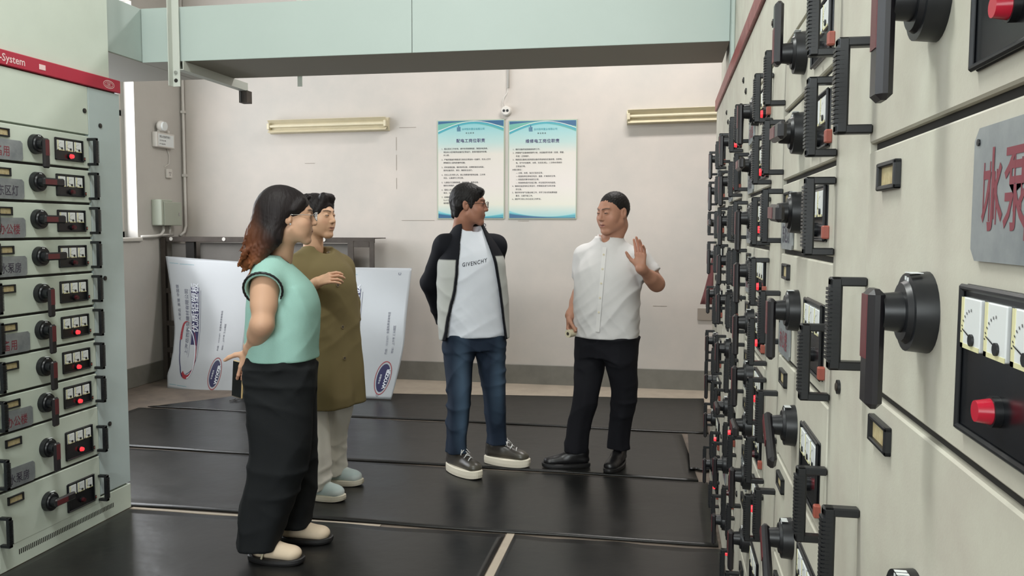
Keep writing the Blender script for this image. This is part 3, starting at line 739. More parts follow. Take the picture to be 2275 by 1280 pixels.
tag(MB().box(-2.60, -1.3, 3.622, 3.645, .0005, .004, M_ledge).obj('pale_floor_gap'), 'pale strip on the floor along the seam by the left cabinet corner', 'floor gap')  # pale gap along the mat seam, added as a thin strip
# dry leaf scrap on the mat
m = MB(); rnd = random.Random(3)
for i in range(9):
    a = rnd.random()*6.28; r = rnd.uniform(.02, .06); p = Vector((rnd.uniform(-.03, .03), rnd.uniform(-.03, .03), .004)); q = p+Vector((math.cos(a)*r, math.sin(a)*r, rnd.uniform(0, .02)))
    n_ = Vector((-math.sin(a), math.cos(a), 0))*.008
    m.add([p-n_, q, p+n_, p+Vector((0, 0, .006))], [(0, 1, 3), (3, 1, 2), (0, 2, 1)], M_gap)
tag(m.obj('leaf_scrap', None, (-3.40, 6.07, .008)), 'small dark dry leaf scrap lying on the mat behind the near woman', 'leaf')
# red cloth hanging at the far end of the right cabinets
m = MB(); vs = []; fs = []
for j in range(9):
    for i in range(9):
        a, b = i/8, j/8; wd_ = .012+.075*b**1.6
        vs.append((-wd_*a, .010*math.sin(a*9)*b, -.42*b))
for j in range(8):
    for i in range(8): fs.append((j*9+i, j*9+i+1, (j+1)*9+i+1, (j+1)*9+i))
m.add(vs, fs, mat('dusty_red_cloth', (128, 78, 80), .8), True); o_ = m.mesh('red_pennant'); 
ob = link('red_pennant', o_, None, (.285, 4.752, 1.40)); so = ob.modifiers.new('thick', 'SOLIDIFY'); so.thickness = .004
tag(ob, 'dusty red triangular cloth hanging behind the far end of the right cabinets', 'cloth')
tag(MB().box(-.004, .35, -.004, .012, 0, .10, M_greywall).obj('wall_bracket', None, (.285, 7.286, .62)), 'small grey bracket on the back wall at the right', 'bracket')
# ================================================================== people
# every figure is modelled as a distance field and skinned as one continuous surface
def v3(*a): return np.array(a, float)
def unit(v): v = np.asarray(v, float); return v/np.linalg.norm(v)
def smin(a, b, k):
    if k <= 0: return np.minimum(a, b)
    h = np.clip(.5+.5*(a-b)/k, 0, 1); return a*(1-h)+b*h-k*h*(1-h)
class SDF:
    def __init__(s, lo, hi, res, dense=(), dres=None):
        """dense: per axis list of (a,b) intervals sampled at dres"""
        s.ax = []
        for i in range(3):
            pts = []; p = lo[i]
            iv = [d[i] for d in dense] if dense else []
            while p < hi[i]:
                pts.append(p); fine = any(a <= p <= b for a, b in iv); p += dres if fine else res
            pts.append(p); s.ax.append(np.array(pts, np.float32))
        s.D = np.ones([len(a) for a in s.ax], np.float32)
        s.res = res
    def reg(s, lo, hi):
        sl = []
        for i in range(3):
            a = np.searchsorted(s.ax[i], lo[i]); b = np.searchsorted(s.ax[i], hi[i])
            if b <= a: return None
            sl.append(slice(a, b))
        return tuple(sl)
    def pts(s, sl):
        return s.ax[0][sl[0]][:, None, None], s.ax[1][sl[1]][None, :, None], s.ax[2][sl[2]][None, None, :]
    def put(s, sl, d, k, op):
        D = s.D[sl]
        if op == 'u': s.D[sl] = smin(D, d, k)
        elif op == 's': s.D[sl] = -smin(-D, d, k)
        elif op == 'i': s.D[sl] = -smin(-D, -d, k)
    def cap(s, a, b, ra, rb=None, k=.01, op='u', flat=(0, 0), axis=None, ratio=1., M=None, pad=0.):
        rb = ra if rb is None else rb; sc = 1.
        a = np.asarray(a, float); b = np.asarray(b, float)
        if M is not None:
            sc = np.cbrt(abs(np.linalg.det(M[:3, :3]))); a = M[:3, :3]@a+M[:3, 3]; b = M[:3, :3]@b+M[:3, 3]
            if axis is not None: axis = unit(M[:3, :3]@np.asarray(axis, float))
            ra, rb, k = ra*sc, rb*sc, k*sc
        R = max(ra, rb)*max(1, ratio)+k+2*s.res+pad
        sl = s.reg(np.minimum(a, b)-R, np.maximum(a, b)+R)
        if sl is None: return s
        X, Y, Z = s.pts(sl); d = b-a; L = max(np.linalg.norm(d), 1e-6); u = d/L
        px, py, pz = X-a[0], Y-a[1], Z-a[2]
        t = px*u[0]+py*u[1]+pz*u[2]; tc = np.clip(t, 0, L)
        qx, qy, qz = px-tc*u[0], py-tc*u[1], pz-tc*u[2]
        if axis is not None:
            ax = np.asarray(axis, float); ax = ax-u*(ax@u); ax = unit(ax)
            c = (qx*ax[0]+qy*ax[1]+qz*ax[2])*(1/ratio-1)
            qx, qy, qz = qx+c*ax[0], qy+c*ax[1], qz+c*ax[2]
        r = ra+(rb-ra)*(tc/L)
        dist = np.sqrt(qx*qx+qy*qy+qz*qz)-r
        if flat[0]: dist = np.maximum(dist, -t)
        if flat[1]: dist = np.maximum(dist, t-L)
        s.put(sl, dist, k, op); return s
    def ell(s, c, r, R=None, k=.01, op='u', M=None):
        c = np.asarray(c, float); r = np.asarray(r, float)*np.ones(3); R = np.eye(3) if R is None else np.asarray(R, float)
        if M is not None:
            sc = np.cbrt(abs(np.linalg.det(M[:3, :3]))); c = M[:3, :3]@c+M[:3, 3]; R = (M[:3, :3]/sc)@R; r = r*sc; k = k*sc
        B = r.max()+k+2*s.res
        sl = s.reg(c-B, c+B)
        if sl is None: return s
        X, Y, Z = s.pts(sl); px, py, pz = X-c[0], Y-c[1], Z-c[2]
        q = [px*R[0, i]+py*R[1, i]+pz*R[2, i] for i in range(3)]
        k0 = np.sqrt(sum((q[i]/r[i])**2 for i in range(3))); k1 = np.sqrt(sum((q[i]/r[i]**2)**2 for i in range(3)))+1e-9
        s.put(sl, k0*(k0-1)/k1, k, op); return s
    def loft(s, rows, k=.01, op='u', n=2.3, fold=None, M=None, grow=0., lofn=None):
        """rows: (z, cx, cy, rx, ry, twist deg); superellipse cross sections, ends cut flat"""
        rows = np.array([list(r)+[0]*(6-len(r)) for r in sorted(rows)], float)
        z0, z1 = rows[0, 0], rows[-1, 0]; m = max((rows[:, 3]).max(), (rows[:, 4]).max())+grow+.03+k
        sl = s.reg((rows[:, 1].min()-m, rows[:, 2].min()-m, z0-k-2*s.res), (rows[:, 1].max()+m, rows[:, 2].max()+m, z1+k+2*s.res))
        if sl is None: return s
        X, Y, Z = s.pts(sl); zz = np.clip(s.ax[2][sl[2]], z0, z1)
        def cub(col):   # monotone-ish smooth interpolation
            zs, vs = rows[:, 0], rows[:, col]; mm = np.gradient(vs, zs) if len(zs) > 2 else np.full(len(zs), (vs[-1]-vs[0])/(zs[-1]-zs[0]))
            i = np.clip(np.searchsorted(zs, zz)-1, 0, len(zs)-2); h = zs[i+1]-zs[i]; t = (zz-zs[i])/h
            return ((2*t**3-3*t**2+1)*vs[i]+(t**3-2*t**2+t)*h*mm[i]+(-2*t**3+3*t**2)*vs[i+1]+(t**3-t**2)*h*mm[i+1])[None, None, :]
        cx, cy, rx, ry, tw = [cub(i) for i in range(1, 6)]
        px, py = X-cx, Y-cy; c, s_ = np.cos(np.radians(tw)), np.sin(np.radians(tw))
        qx, qy = px*c+py*s_, -px*s_+py*c
        rx = np.maximum(rx+grow, .004); ry = np.maximum(ry+grow, .004)
        q = (np.abs(qx/rx)**n+np.abs(qy/ry)**n)**(1/n)
        rr = np.minimum(rx, ry)
        d = (q-1)*rr
        if fold is not None: d = d-fold(np.arctan2(qy/ry, qx/rx), Z, qx, qy)
        d = np.maximum(d, np.maximum(z0-Z, Z-z1))
        s.put(sl, d, k, op); return s
    def fn(s, f, op='i', k=0., lo=None, hi=None):
        sl = s.reg(lo, hi) if lo is not None else (slice(None),)*3
        X, Y, Z = s.pts(sl); s.put(sl, f(X, Y, Z)+0*s.D[sl], k, op); return s
    def hem(s, z): return s.fn(lambda X, Y, Z: z-Z, 'i', .002)
    def displace(s, f, lo=None, hi=None):
        sl = s.reg(lo, hi) if lo is not None else (slice(None),)*3
        X, Y, Z = s.pts(sl); s.D[sl] = s.D[sl]+np.where(np.abs(s.D[sl]) < .04, f(X, Y, Z), 0); return s
    def mesh(s, name, mats, color=None, smooth=0, paint=()):
        D = s.D; D[0] = D[-1] = 1; D[:, 0] = D[:, -1] = 1; D[:, :, 0] = D[:, :, -1] = 1
        S = D < 0; c = None
        sub = [S[i:S.shape[0]-1+i, j:S.shape[1]-1+j, k:S.shape[2]-1+k] for i in (0, 1) for j in (0, 1) for k in (0, 1)]
        anyS = sub[0].copy(); allS = sub[0].copy()
        for b in sub[1:]: anyS |= b; allS &= b
        idx = np.argwhere(anyS & ~allS); I, J, K = idx[:, 0], idx[:, 1], idx[:, 2]
        corner = {}
        for i in (0, 1):
            for j in (0, 1):
                for k in (0, 1): corner[i, j, k] = (D[I+i, J+j, K+k], np.stack([s.ax[0][I+i], s.ax[1][J+j], s.ax[2][K+k]], 1))
        acc = np.zeros((len(idx), 3)); cnt = np.zeros(len(idx))
        for a in corner:
            for ax in range(3):
                if a[ax] == 0:
                    b = list(a); b[ax] = 1; b = tuple(b)
                    da, pa = corner[a]; db, pb = corner[b]; m = (da < 0) != (db < 0)
                    t = np.where(m, da/np.where(da == db, 1, da-db), 0)[:, None]
                    acc += np.where(m[:, None], pa+(pb-pa)*t, 0); cnt += m
        V = acc/cnt[:, None]
        vid = np.full([n-1 for n in D.shape], -1, np.int64); vid[I, J, K] = np.arange(len(idx))
        F = []
        for ax in range(3):
            n1, n2 = (ax+1) % 3, (ax+2) % 3
            a = [slice(None)]*3; b = [slice(None)]*3; a[ax] = slice(0, -1); b[ax] = slice(1, None)
            A, B = S[tuple(a)], S[tuple(b)]
            e = np.argwhere(A != B); ok = (e[:, n1] >= 1) & (e[:, n2] >= 1) & (e[:, n1] < D.shape[n1]-1) & (e[:, n2] < D.shape[n2]-1); e = e[ok]
            q = []
            for (o1, o2) in ((-1, -1), (0, -1), (0, 0), (-1, 0)):
                c = e.copy(); c[:, n1] += o1; c[:, n2] += o2; q.append(vid[c[:, 0], c[:, 1], c[:, 2]])
            q = np.stack(q, 1); ins = A[e[:, 0], e[:, 1], e[:, 2]]; q[~ins] = q[~ins][:, ::-1]; F.append(q)
        F = np.concatenate(F); F = F[(F >= 0).all(1)]
        for _ in range(smooth):
            E = np.concatenate([F[:, [0, 1]], F[:, [1, 2]], F[:, [2, 3]], F[:, [3, 0]]])
            sm = np.zeros_like(V); ct = np.zeros(len(V))
            for c_ in range(3): sm[:, c_] = np.bincount(E[:, 0], V[E[:, 1], c_], len(V))+np.bincount(E[:, 1], V[E[:, 0], c_], len(V))
            ct = np.bincount(E[:, 0], minlength=len(V))+np.bincount(E[:, 1], minlength=len(V))
            V = .5*V+.5*sm/np.maximum(ct, 1)[:, None]
        # keep the largest pieces only
        me = bpy.data.meshes.new(name); me.vertices.add(len(V)); me.vertices.foreach_set('co', V.astype(np.float32).ravel())
        me.loops.add(len(F)*4); me.loops.foreach_set('vertex_index', F.ravel().astype(np.int32))
        me.polygons.add(len(F)); me.polygons.foreach_set('loop_start', np.arange(0, len(F)*4, 4, dtype=np.int32)); me.polygons.foreach_set('loop_total', np.full(len(F), 4, np.int32))
        me.polygons.foreach_set('use_smooth', np.ones(len(F), bool))
        me.update(calc_edges=True)
        for m in mats: me.materials.append(m)
        if color is not None:
            C = np.ones((len(V), 4), np.float32); C[:, :3] = lin(color)
            for f in paint:
                w, rgb = f(V); w = np.clip(w, 0, 1)[:, None]; C[:, :3] = C[:, :3]*(1-w)+np.array(lin(rgb))*w
            at = me.color_attributes.new('tint', 'FLOAT_COLOR', 'POINT'); at.data.foreach_set('color', C.ravel())
        return me
def blob(c, r, rgb, M=None, soft=.35, R=None, amount=1.):
    c = np.asarray(c, float); r = np.asarray(r, float)*np.ones(3)
    if M is not None: Mi = np.linalg.inv(M)
    def f(V):
        P = V if M is None else V@Mi[:3, :3].T+Mi[:3, 3]
        q = np.sqrt((((P-c)/r)**2).sum(1)); return amount*np.clip((1+soft-q)/(2*soft), 0, 1), rgb
    return f
def tint_mat(name, rough=.5, bump=.0, bscale=60., stretch=None, spec=.4, sss=0., bdist=.002, coat=0.):
    m = bpy.data.materials.new(name); m.use_nodes = True; nt = m.node_tree; b = nt.nodes['Principled BSDF']
    a = nt.nodes.new('ShaderNodeVertexColor'); a.layer_name = 'tint'; nt.links.new(a.outputs[0], b.inputs['Base Color'])
    b.inputs['Roughness'].default_value = rough; b.inputs['Specular IOR Level'].default_value = spec
    if sss: b.inputs['Subsurface Weight'].default_value = sss; b.inputs['Subsurface Radius'].default_value = (.012, .005, .003); b.inputs['Subsurface Scale'].default_value = 1.
    if bump:
        tc = nt.nodes.new('ShaderNodeTexCoord'); mp = nt.nodes.new('ShaderNodeMapping'); n = nt.nodes.new('ShaderNodeTexNoise')
        if stretch: mp.inputs['Scale'].default_value = stretch
        n.inputs['Scale'].default_value = bscale; n.inputs['Detail'].default_value = 3
        nt.links.new(tc.outputs['Object'], mp.inputs[0]); nt.links.new(mp.outputs[0], n.inputs['Vector'])
        bp = nt.nodes.new('ShaderNodeBump'); bp.inputs['Strength'].default_value = bump; bp.inputs['Distance'].default_value = bdist
        nt.links.new(n.outputs[0], bp.inputs['Height']); nt.links.new(bp.outputs[0], b.inputs['Normal'])
    return m
M_skin = tint_mat('skin', .5, .06, 220, spec=.35, sss=.0)
M_hair = tint_mat('hair', .55, .8, 90, (1, 1, .12), spec=.22, bdist=.004)
M_cloth = tint_mat('cloth', .85, .25, 420, spec=.2, bdist=.0012)
M_knit = tint_mat('knit', .9, .5, 260, spec=.15, bdist=.002)
M_leather = tint_mat('leather', .35, .12, 160, spec=.5)
M_shoe = tint_mat('shoe', .6, .15, 200, spec=.3)
M_eye = mat('eye_white', (206, 200, 194), .3); M_iris = mat('eye_iris', (28, 20, 16), .2)
M_lens = mat('spectacle_frame', (54, 50, 48), .3, metal=.4); M_lensp = mat('spectacle_frame_pale', (206, 204, 200), .25, metal=.6)

def rotz(a): c, s = math.cos(a), math.sin(a); return np.array([[c, -s, 0], [s, c, 0], [0, 0, 1.]])
def rotx(a): c, s = math.cos(a), math.sin(a); return np.array([[1, 0, 0], [0, c, -s], [0, s, c.__float__()]])
def roty(a): c, s = math.cos(a), math.sin(a); return np.array([[c, 0, s], [0, 1, 0], [-s, 0, c]])
def frame(R, t, sc=1.):
    M = np.eye(4); M[:3, :3] = np.asarray(R)*sc; M[:3, 3] = t; return M
class Person:
    def __init__(s, label, x, y, facing):
        s.x, s.y, s.a = x, y, math.radians(facing); s.rz = s.a-math.pi/2
        s.root = thing('person', label, 'person', (x, y, .0105), s.rz)
    def P(s, px, py, Y):
        """a point of the figure seen at this place of the picture and at depth Y, in the figure's own frame"""
        d = _fw+_rt*((px-1137.5)/FPX)-_up*((py-640)/FPX); k = Y/d.y; w = Vector((0, 0, CAM_H))+d*k
        dx, dy = w.x-s.x, w.y-s.y; c, sn = math.cos(-s.rz), math.sin(-s.rz)
        return np.array([dx*c-dy*sn, dx*sn+dy*c, w.z])
    def Wd(s, x, y, z):
        """world point into the figure's frame"""
        dx, dy = x-s.x, y-s.y; c, sn = math.cos(-s.rz), math.sin(-s.rz); return np.array([dx*c-dy*sn, dx*sn+dy*c, z])
    def D(s, dx, dy, dz):
        c, sn = math.cos(-s.rz), math.sin(-s.rz); return np.array([dx*c-dy*sn, dx*sn+dy*c, dz])
    def add(s, name, me, label=None):
        o = link(name, me, s.root)
        if label: o['label'] = label
        return o
SKIN = (206, 160, 132)
def head(S, M, fem=False, full=1.):
    """head in its own frame: y forward, z up, crown at +.118, chin at -.117"""
    u = lambda *a, **k: S.ell(*a, M=M, **k); c = lambda *a, **k: S.cap(*a, M=M, **k)
    u((0, -.018, .032), (.074, .094, .086), k=.01)
    u((0, .022, .012), (.066, .064, .075), k=.02)
    jw = .050 if not fem else .044
    u((0, .030, -.038), (.0595*full, .058, .064), k=.03)
    for sx in (-1, 1): u((sx*.034, .052, -.046), (.026, .028, .034), k=.025)
    for sx in (-1, 1):
        c((sx*jw*full*1.03, -.002, -.052), (sx*.020, .066, -.096), .021, .015, k=.025)
        u((sx*.044*full, .048, -.020), (.024, .026, .024), k=.022)
        c((sx*.012, .082, .034), (sx*.042, .066, .036), .0095, .008, k=.014)
    u((0, .074, -.097), (.021, .017, .016), k=.022)
    # nose
    c((0, .083, .024), (0, .1035, -.018), .0068, .0105, k=.012)
    u((0, .1035, -.021), (.0105, .0105, .009), k=.006)
    for sx in (-1, 1): u((sx*.0115, .094, -.024), (.0075, .009, .0075), k=.006)
    # mouth mound, lips
    u((0, .072, -.056), (.029, .024, .024), k=.016)
    c((-.0175, .0865, -.0535), (.0175, .0865, -.0535), .0052, k=.005); c((-.003, .0915, -.0525), (.003, .0915, -.0525), .0052, k=.006)
    c((-.014, .0875, -.0635), (.014, .0875, -.0635), .0058, k=.005)
    c((-.022, .093, -.0585), (.022, .093, -.0585), .0022, k=.003, op='s')
    # eyes
    for sx in (-1, 1):
        u((sx*.031, .096, .013), (.018, .014, .0115), k=.012, op='s')
        u((sx*.0315, .0735, .012), (.0165, .0150, .0125), k=.006)
        c((sx*.022, .0905, .0105), (sx*.041, .0845, .0110), .0030, .0024, k=.002, op='s')
    # ears
    for sx in (-1, 1):
        R = rotz(sx*.35)@rotx(.18)
        u((sx*.0755, -.016, -.002), (.0085, .0185, .031), R=R, k=.005)
        u((sx*.0845, -.012, .001), (.0065, .010, .017), R=R, k=.004, op='s')
    return S
def head_paint(M, lips=(168, 96, 88), brow=(52, 40, 34), fem=False):
    L = []
    for sx in (-1, 1):
        for t in np.linspace(0, 1, 5): L.append(blob((sx*(.014+.032*t), .090-.022*t**1.5, .0335+.004*math.sin(t*2.6)), (.0065, .012, .0036), brow, M, soft=.3, amount=.85))
        for t in np.linspace(0, 1, 5): L.append(blob((sx*(.0215+.020*t), .090-.006*t, .0118), (.0045, .010, .0030), (48, 34, 30), M, soft=.3, amount=.9))
        L.append(blob((sx*.045, .06, -.022), (.02, .03, .018), (198, 138, 118), M, soft=.6, amount=.35))
        L.append(blob((sx*.0065, .1015, -.0295), (.0035, .006, .003), (70, 44, 38), M, soft=.4, amount=.8))
    L.append(blob((0, .09, -.0585), (.021, .014, .0095), lips, M, soft=.3, amount=.75))
    L.append(blob((0, .09, -.0585), (.022, .014, .0020), (92, 48, 44), M, soft=.4, amount=.8))
    return L
def eyes(P, M):
    for sx in (-1, 1):
        m = MB(); c = (M@np.array([sx*.0315, .0735, .0115, 1]))[:3]; m.ball(c, .0125, M_eye, 12)
        ic = (M@np.array([sx*.0315, .0795, .0115, 1]))[:3]; m.ball(ic, .0072, M_iris, 10)
        P.add('eyeball', m.mesh('eyeball'))
def hand(S, M, curl=(.3, .35, .4, .45), thumb=(.6, .3), spread=.12, side=1, k=.004, scale=1.):
    """wrist at origin, fingers along +y, back of hand +z, thumb on side*x"""
    H = M
    S.cap((0, -.01, 0), (0, .03, 0), .021, .026, k=.012, M=H, axis=(0, 0, 1), ratio=.68)
    for i, x in enumerate((.027, .009, -.009, -.026)):
        S.cap((side*x*.55, .012, .0), (side*x, .082-.004*abs(i-1.2), 0), .013, .0112, k=.010, M=H, axis=(0, 0, 1), ratio=.85)
    S.ell((side*.024, .035, -.008), (.016, .026, .014), k=.01, M=H)
    tips = []
    for i, x in enumerate((.028, .0095, -.0095, -.0275)):
        base = v3(side*x, .084-.0045*abs(i-1.2), 0); L = (.040, .045, .042, .032)[i]
        sp = spread*(1.2-i)*side*.8; a = curl[i] if not isinstance(curl[i], (tuple, list)) else curl[i][0]
        bends = (a, a*1.3, a*.9) if not isinstance(curl[i], (tuple, list)) else curl[i]
        ang = 0; p = base; r = (.0088, .0090, .0086, .0078)[i]
        for j, (f, b_) in enumerate(zip((1., .62, .52), bends)):
            ang += b_; d = v3(math.sin(sp)*math.cos(ang), math.cos(sp)*math.cos(ang), -math.sin(ang)); q = p+d*L*f
            S.cap(p, q, r, r*.92, k=.003, M=H); p = q; r *= .92
        tips.append(p)
    # thumb leaves the side of the palm near its base
    p = v3(side*.020, .020, -.006); d = unit((side*math.sin(thumb[0]), math.cos(thumb[0]), -thumb[1])); q = p+d*.042
    S.cap(p, q, .0145, .0112, k=.010, M=H)
    d2 = unit(d+v3(-side*.18, .25, -.15*thumb[1])); r_ = q+d2*.030; S.cap(q, r_, .0105, .0098, k=.004, M=H)
    d3 = unit(d2+v3(-side*.12, .2, -.1)); S.cap(r_, r_+d3*.024, .0098, .0080, k=.004, M=H)
    return S
def hand_frame(wrist, fdir, back, scale=1.):
    y = unit(fdir); z = np.asarray(back, float); z = unit(z-y*(z@y)); x = np.cross(y, z)
    return frame(np.stack([x, y, z], 1), wrist, scale)
def limb(S, a, b, ra, rb, bulge=.0, k=.02, at=.3):
    a = np.asarray(a); b = np.asarray(b); S.cap(a, b, ra, rb, k=k)
    if bulge: m = a+(b-a)*at; S.cap(a+(b-a)*(at-.12), a+(b-a)*(at+.15), ra+(rb-ra)*at+bulge, k=k*1.5)
def body(P, J, M, fem=False, skin=SKIN, arm=.044, hands=(), paint_extra=(), hs=1., lips=(168, 96, 88), neck=None, full=1., res=.0085):
    pts = np.array([J[k] for k in J])
    lo = pts.min(0)-.17; hi = pts.max(0)+.17; lo[2] = .02; hc = M[:3, 3]; hi[2] = hc[2]+.16
    dense = [[(hc[i]-.135, hc[i]+.135) for i in range(3)]]
    for h in hands:
        w = h['M'][:3, 3]; e = (h['M']@np.array([0, .18, 0, 1]))[:3]
        dense.append([(min(w[i], e[i])-.035, max(w[i], e[i])+.035) for i in range(3)])
    S = SDF(lo, hi, res, dense, .0030)
    nk = neck or (.046 if fem else .056)
    # torso (worn under the clothes)
    hL, hR, sL, sR = J['hipL'], J['hipR'], J['shL'], J['shR']; nb = J['neck']
    mid = (hL+hR)/2; S.cap(mid+v3(0, 0, .02), (sL+sR)/2+v3(0, .0, -.08), .080, .085, k=.05, axis=(hR-hL), ratio=1.2)
    S.cap(sL*.85+sR*.15-v3(0, 0, .04), sR*.85+sL*.15-v3(0, 0, .04), .040, k=.04)
    hb = (M@np.array([0, -.028, -.075, 1]))[:3]; ht = (M@np.array([0, -.028, -.02, 1]))[:3]
    S.cap(nb+v3(0, -.005, -.03), hb, nk*1.12, nk, k=.02); S.cap(hb, ht, nk, nk*.98, k=.015)
    for sd in 'LR':
        h, kn, an = J['hip'+sd], J['knee'+sd], J['ank'+sd]
        S.cap(h, kn, .062, .040, k=.04); S.cap(kn, an, .038, .024, k=.03)
        f = J['toe'+sd]; S.cap(an-v3(0, 0, .02), an*.6+f*.4, .020, .014, k=.02)
        s_, e, w = J['sh'+sd], J['el'+sd], J['wr'+sd]
        S.cap(s_, e, arm*1.08, arm*.82, k=.03); S.cap(s_+(e-s_)*.25, s_+(e-s_)*.55, arm*1.05, arm*.98, k=.03)
        S.cap(e, w, arm*.80, arm*.56, k=.02); S.cap(e+(w-e)*.12, e+(w-e)*.38, arm*.86, arm*.80, k=.03)
        S.cap(w-(w-e)*.06, w, arm*.56, arm*.54, k=.02, axis=None)
    head(S, M, fem, full)
    for h in hands: hand(S, h['M'], **{k: v for k, v in h.items() if k != 'M'})
    # everything belongs to one surface
    paint = head_paint(M, lips=lips)+list(paint_extra)
    for h in hands:
        paint.append(blob((0, .14, 0), (.06, .05, .05), (214, 150, 128), h['M'], soft=.6, amount=.35))
    me = S.mesh('body', [M_skin], skin, paint=paint)
    o = P.add('body', me); eyes(P, M); return o
def wrinkle(amp, dirs, f=1., seed=0):
    """soft creases: a few warped ridge fields, each fading in and out over the cloth"""
    rnd = np.random.RandomState(seed); ph = rnd.rand(16)*6.28
    def g(X, Y, Z):
        wx = .9*np.sin(X*7+Z*5+ph[0])+.7*np.sin(Z*11-Y*6+ph[1]); wz = .9*np.sin(X*6-Z*4+ph[2])+.6*np.sin(Y*9+Z*13+ph[3])
        o = 0
        for i, (d, w) in enumerate(dirs):
            a = (X*d[0]+Y*d[1]+Z*d[2])*f+1.3*wx*(1-.3*i)+1.1*wz*(.4+.3*i)+ph[4+i]
            m = np.clip(.25+.9*np.sin(X*(8-2*i)+Z*(6+3*i)+ph[8+i])*np.sin(Y*7+Z*(9-3*i)+ph[11+i]), 0, 1)
            o = o+w*m*(np.clip(1-np.abs(np.sin(a)), 0, 1)**1.5)
        return -amp*o*1.25
    return g
def leg_fold(n, a, zk, ph=0.):
    return lambda th, Z, qx, qy: a*np.sin(n*th+ph+Z*zk)
def shoe(P, name, an, direction, length, width, color, sole, M_up, sole_h=.018, heel_lift=0., label=None, kind='sneaker', zb=0., paint=(), lace=False, tint_sole=None):
    """shoe whose heel sits under the ankle, pointing along direction (2D, figure frame)"""
    d = unit((direction[0], direction[1], 0)); x = np.array([d[1], -d[0], 0]); M = frame(np.stack([x, d, v3(0, 0, 1)], 1), (an[0]-d[0]*length*.27, an[1]-d[1]*length*.27, zb))
    L, Wd_ = length, width
    corners = np.array([(M@np.array([a, b, 0, 1]))[:3] for a in (-.09, .09) for b in (-.04, L+.04)])
    lo = corners.min(0); hi = corners.max(0); lo[2] = -.02+zb; hi[2] = .17+zb
    S = SDF(lo, hi, .0036)
    up = sole_h
    if kind == 'clog':
        S.cap((0, .045, up+.020), (0, L-.055, up+.018), .036, .044, k=.02, M=M, axis=(0, 0, 1), ratio=.72)
        S.cap((0, L*.42, up+.045), (0, L-.075, up+.024), .034, .030, k=.02, M=M, axis=(0, 0, 1), ratio=.85)
        S.cap((0, .035, up+.062), (0, .07, up+.062), .030, k=.015, M=M, op='s')
    elif kind == 'sneaker':
        S.cap((0, .040, up+.022), (0, L-.05, up+.016), .038, .044, k=.02, M=M, axis=(0, 0, 1), ratio=.75)
        S.cap((0, .045, up+.045), (0, L*.38, up+.040), .033, .034, k=.02, M=M)
        S.cap((0, L*.30, up+.068), (0, L-.07, up+.022), .030, .030, k=.025, M=M)
        S.cap((0, .040, up+.07), (0, .046, up+.095), .034, .032, k=.02, M=M)
    else:
        S.cap((0, .036, up+.020), (0, L-.045, up+.014), .034, .038, k=.02, M=M, axis=(0, 0, 1), ratio=.72)
        S.cap((0, .045, up+.045), (0, L*.42, up+.036), .031, .033, k=.02, M=M)
        S.cap((0, L*.30, up+.060), (0, L-.075, up+.018), .030, .027, k=.025, M=M)
        S.cap((0, .040, up+.07), (0, .050, up+.10), .036, .036, k=.02, M=M)
    iM = np.linalg.inv(M)
    S.fn(lambda X, Y, Z: (zb+up)-Z, 'i', .004)
    me = S.mesh(name, [M_up], color, paint=paint(M) if callable(paint) else paint)
    o = P.add(name, me, label)
    # sole
    m = MB(); pts = []
    for i in range(40):
        t = 2*math.pi*i/40; yy = L*.5+L*.5*math.sin(t); fr = yy/L
        hw = Wd_*(.40+.12*math.sin(min(1, max(0, fr))*math.pi*.92-.2)+.02*math.cos(t))*(abs(math.cos(t))**.62)
        pts.append((hw*(1 if math.cos(t) > 0 else -1), yy))
    vs = []; nn = len(pts)
    prof = ((0.0, -.001), (.0, .0015), (.45, .004), (1.0, .003), (1.12, -.003))
    for (hz, off) in prof:
        for (a, b) in pts:
            l = math.hypot(a, b-L/2)+1e-6; aa = a*(1+off/l*1.0); bb = L/2+(b-L/2)*(1+off/l)
            lift = 0.012*max(0, (b/L-.78)/.22)**2*(1-hz*.3)
            vs.append((M@np.array([aa, bb, hz*up+lift*.6+(0 if hz else 0), 1]))[:3])
    fs = []
    for j in range(len(prof)-1):
        for i in range(nn): fs.append((j*nn+i, j*nn+(i+1) % nn, (j+1)*nn+(i+1) % nn, (j+1)*nn+i))
    fs.append(tuple(range(nn))[::-1]); fs.append(tuple(range((len(prof)-1)*nn, len(prof)*nn)))
    m.add([tuple(v) for v in vs], fs, sole, False)
    so = link('sole', m.mesh('sole'), o)
    if lace:
        m = MB()
        for i in range(6):
            y0 = L*.44+i*.0145; z0 = up+.104-.0080*i; hw = .022
            s_ = 1 if i % 2 else -1
            pts_ = [(-hw, y0, z0-.012), (-hw*.5, y0+.004*s_, z0-.001), (0, y0+.007*s_, z0+.003), (hw*.5, y0+.010*s_, z0-.001), (hw, y0+.012*s_, z0-.012)]
            m.tube([tuple((M@np.array([*p, 1]))[:3]) for p in pts_], .0028, M_lace, n=6)
        for sx in (-1, 1):
            pts_ = [(0, L*.44, up+.106), (sx*.018, L*.42, up+.118), (sx*.034, L*.46, up+.104), (sx*.012, L*.46, up+.104)]
            m.tube([tuple((M@np.array([*p, 1]))[:3]) for p in pts_], .0025, M_lace, n=6)
            pts_ = [(0, L*.44, up+.106), (sx*.018, L*.51, up+.100), (sx*.034, L*.56, up+.076)]
            m.tube([tuple((M@np.array([*p, 1]))[:3]) for p in pts_], .0022, M_lace, n=6)
        tag(link('laces', m.mesh('laces'), o), kind='stuff')
    return o, M
M_lace = mat('laces_white', (222, 222, 220), .7)
M_solew = mat('sole_white', (222, 214, 196), .6); M_soleb = mat('sole_black', (26, 25, 26), .5); M_solecork = mat('sole_brown', (62, 48, 40), .8)
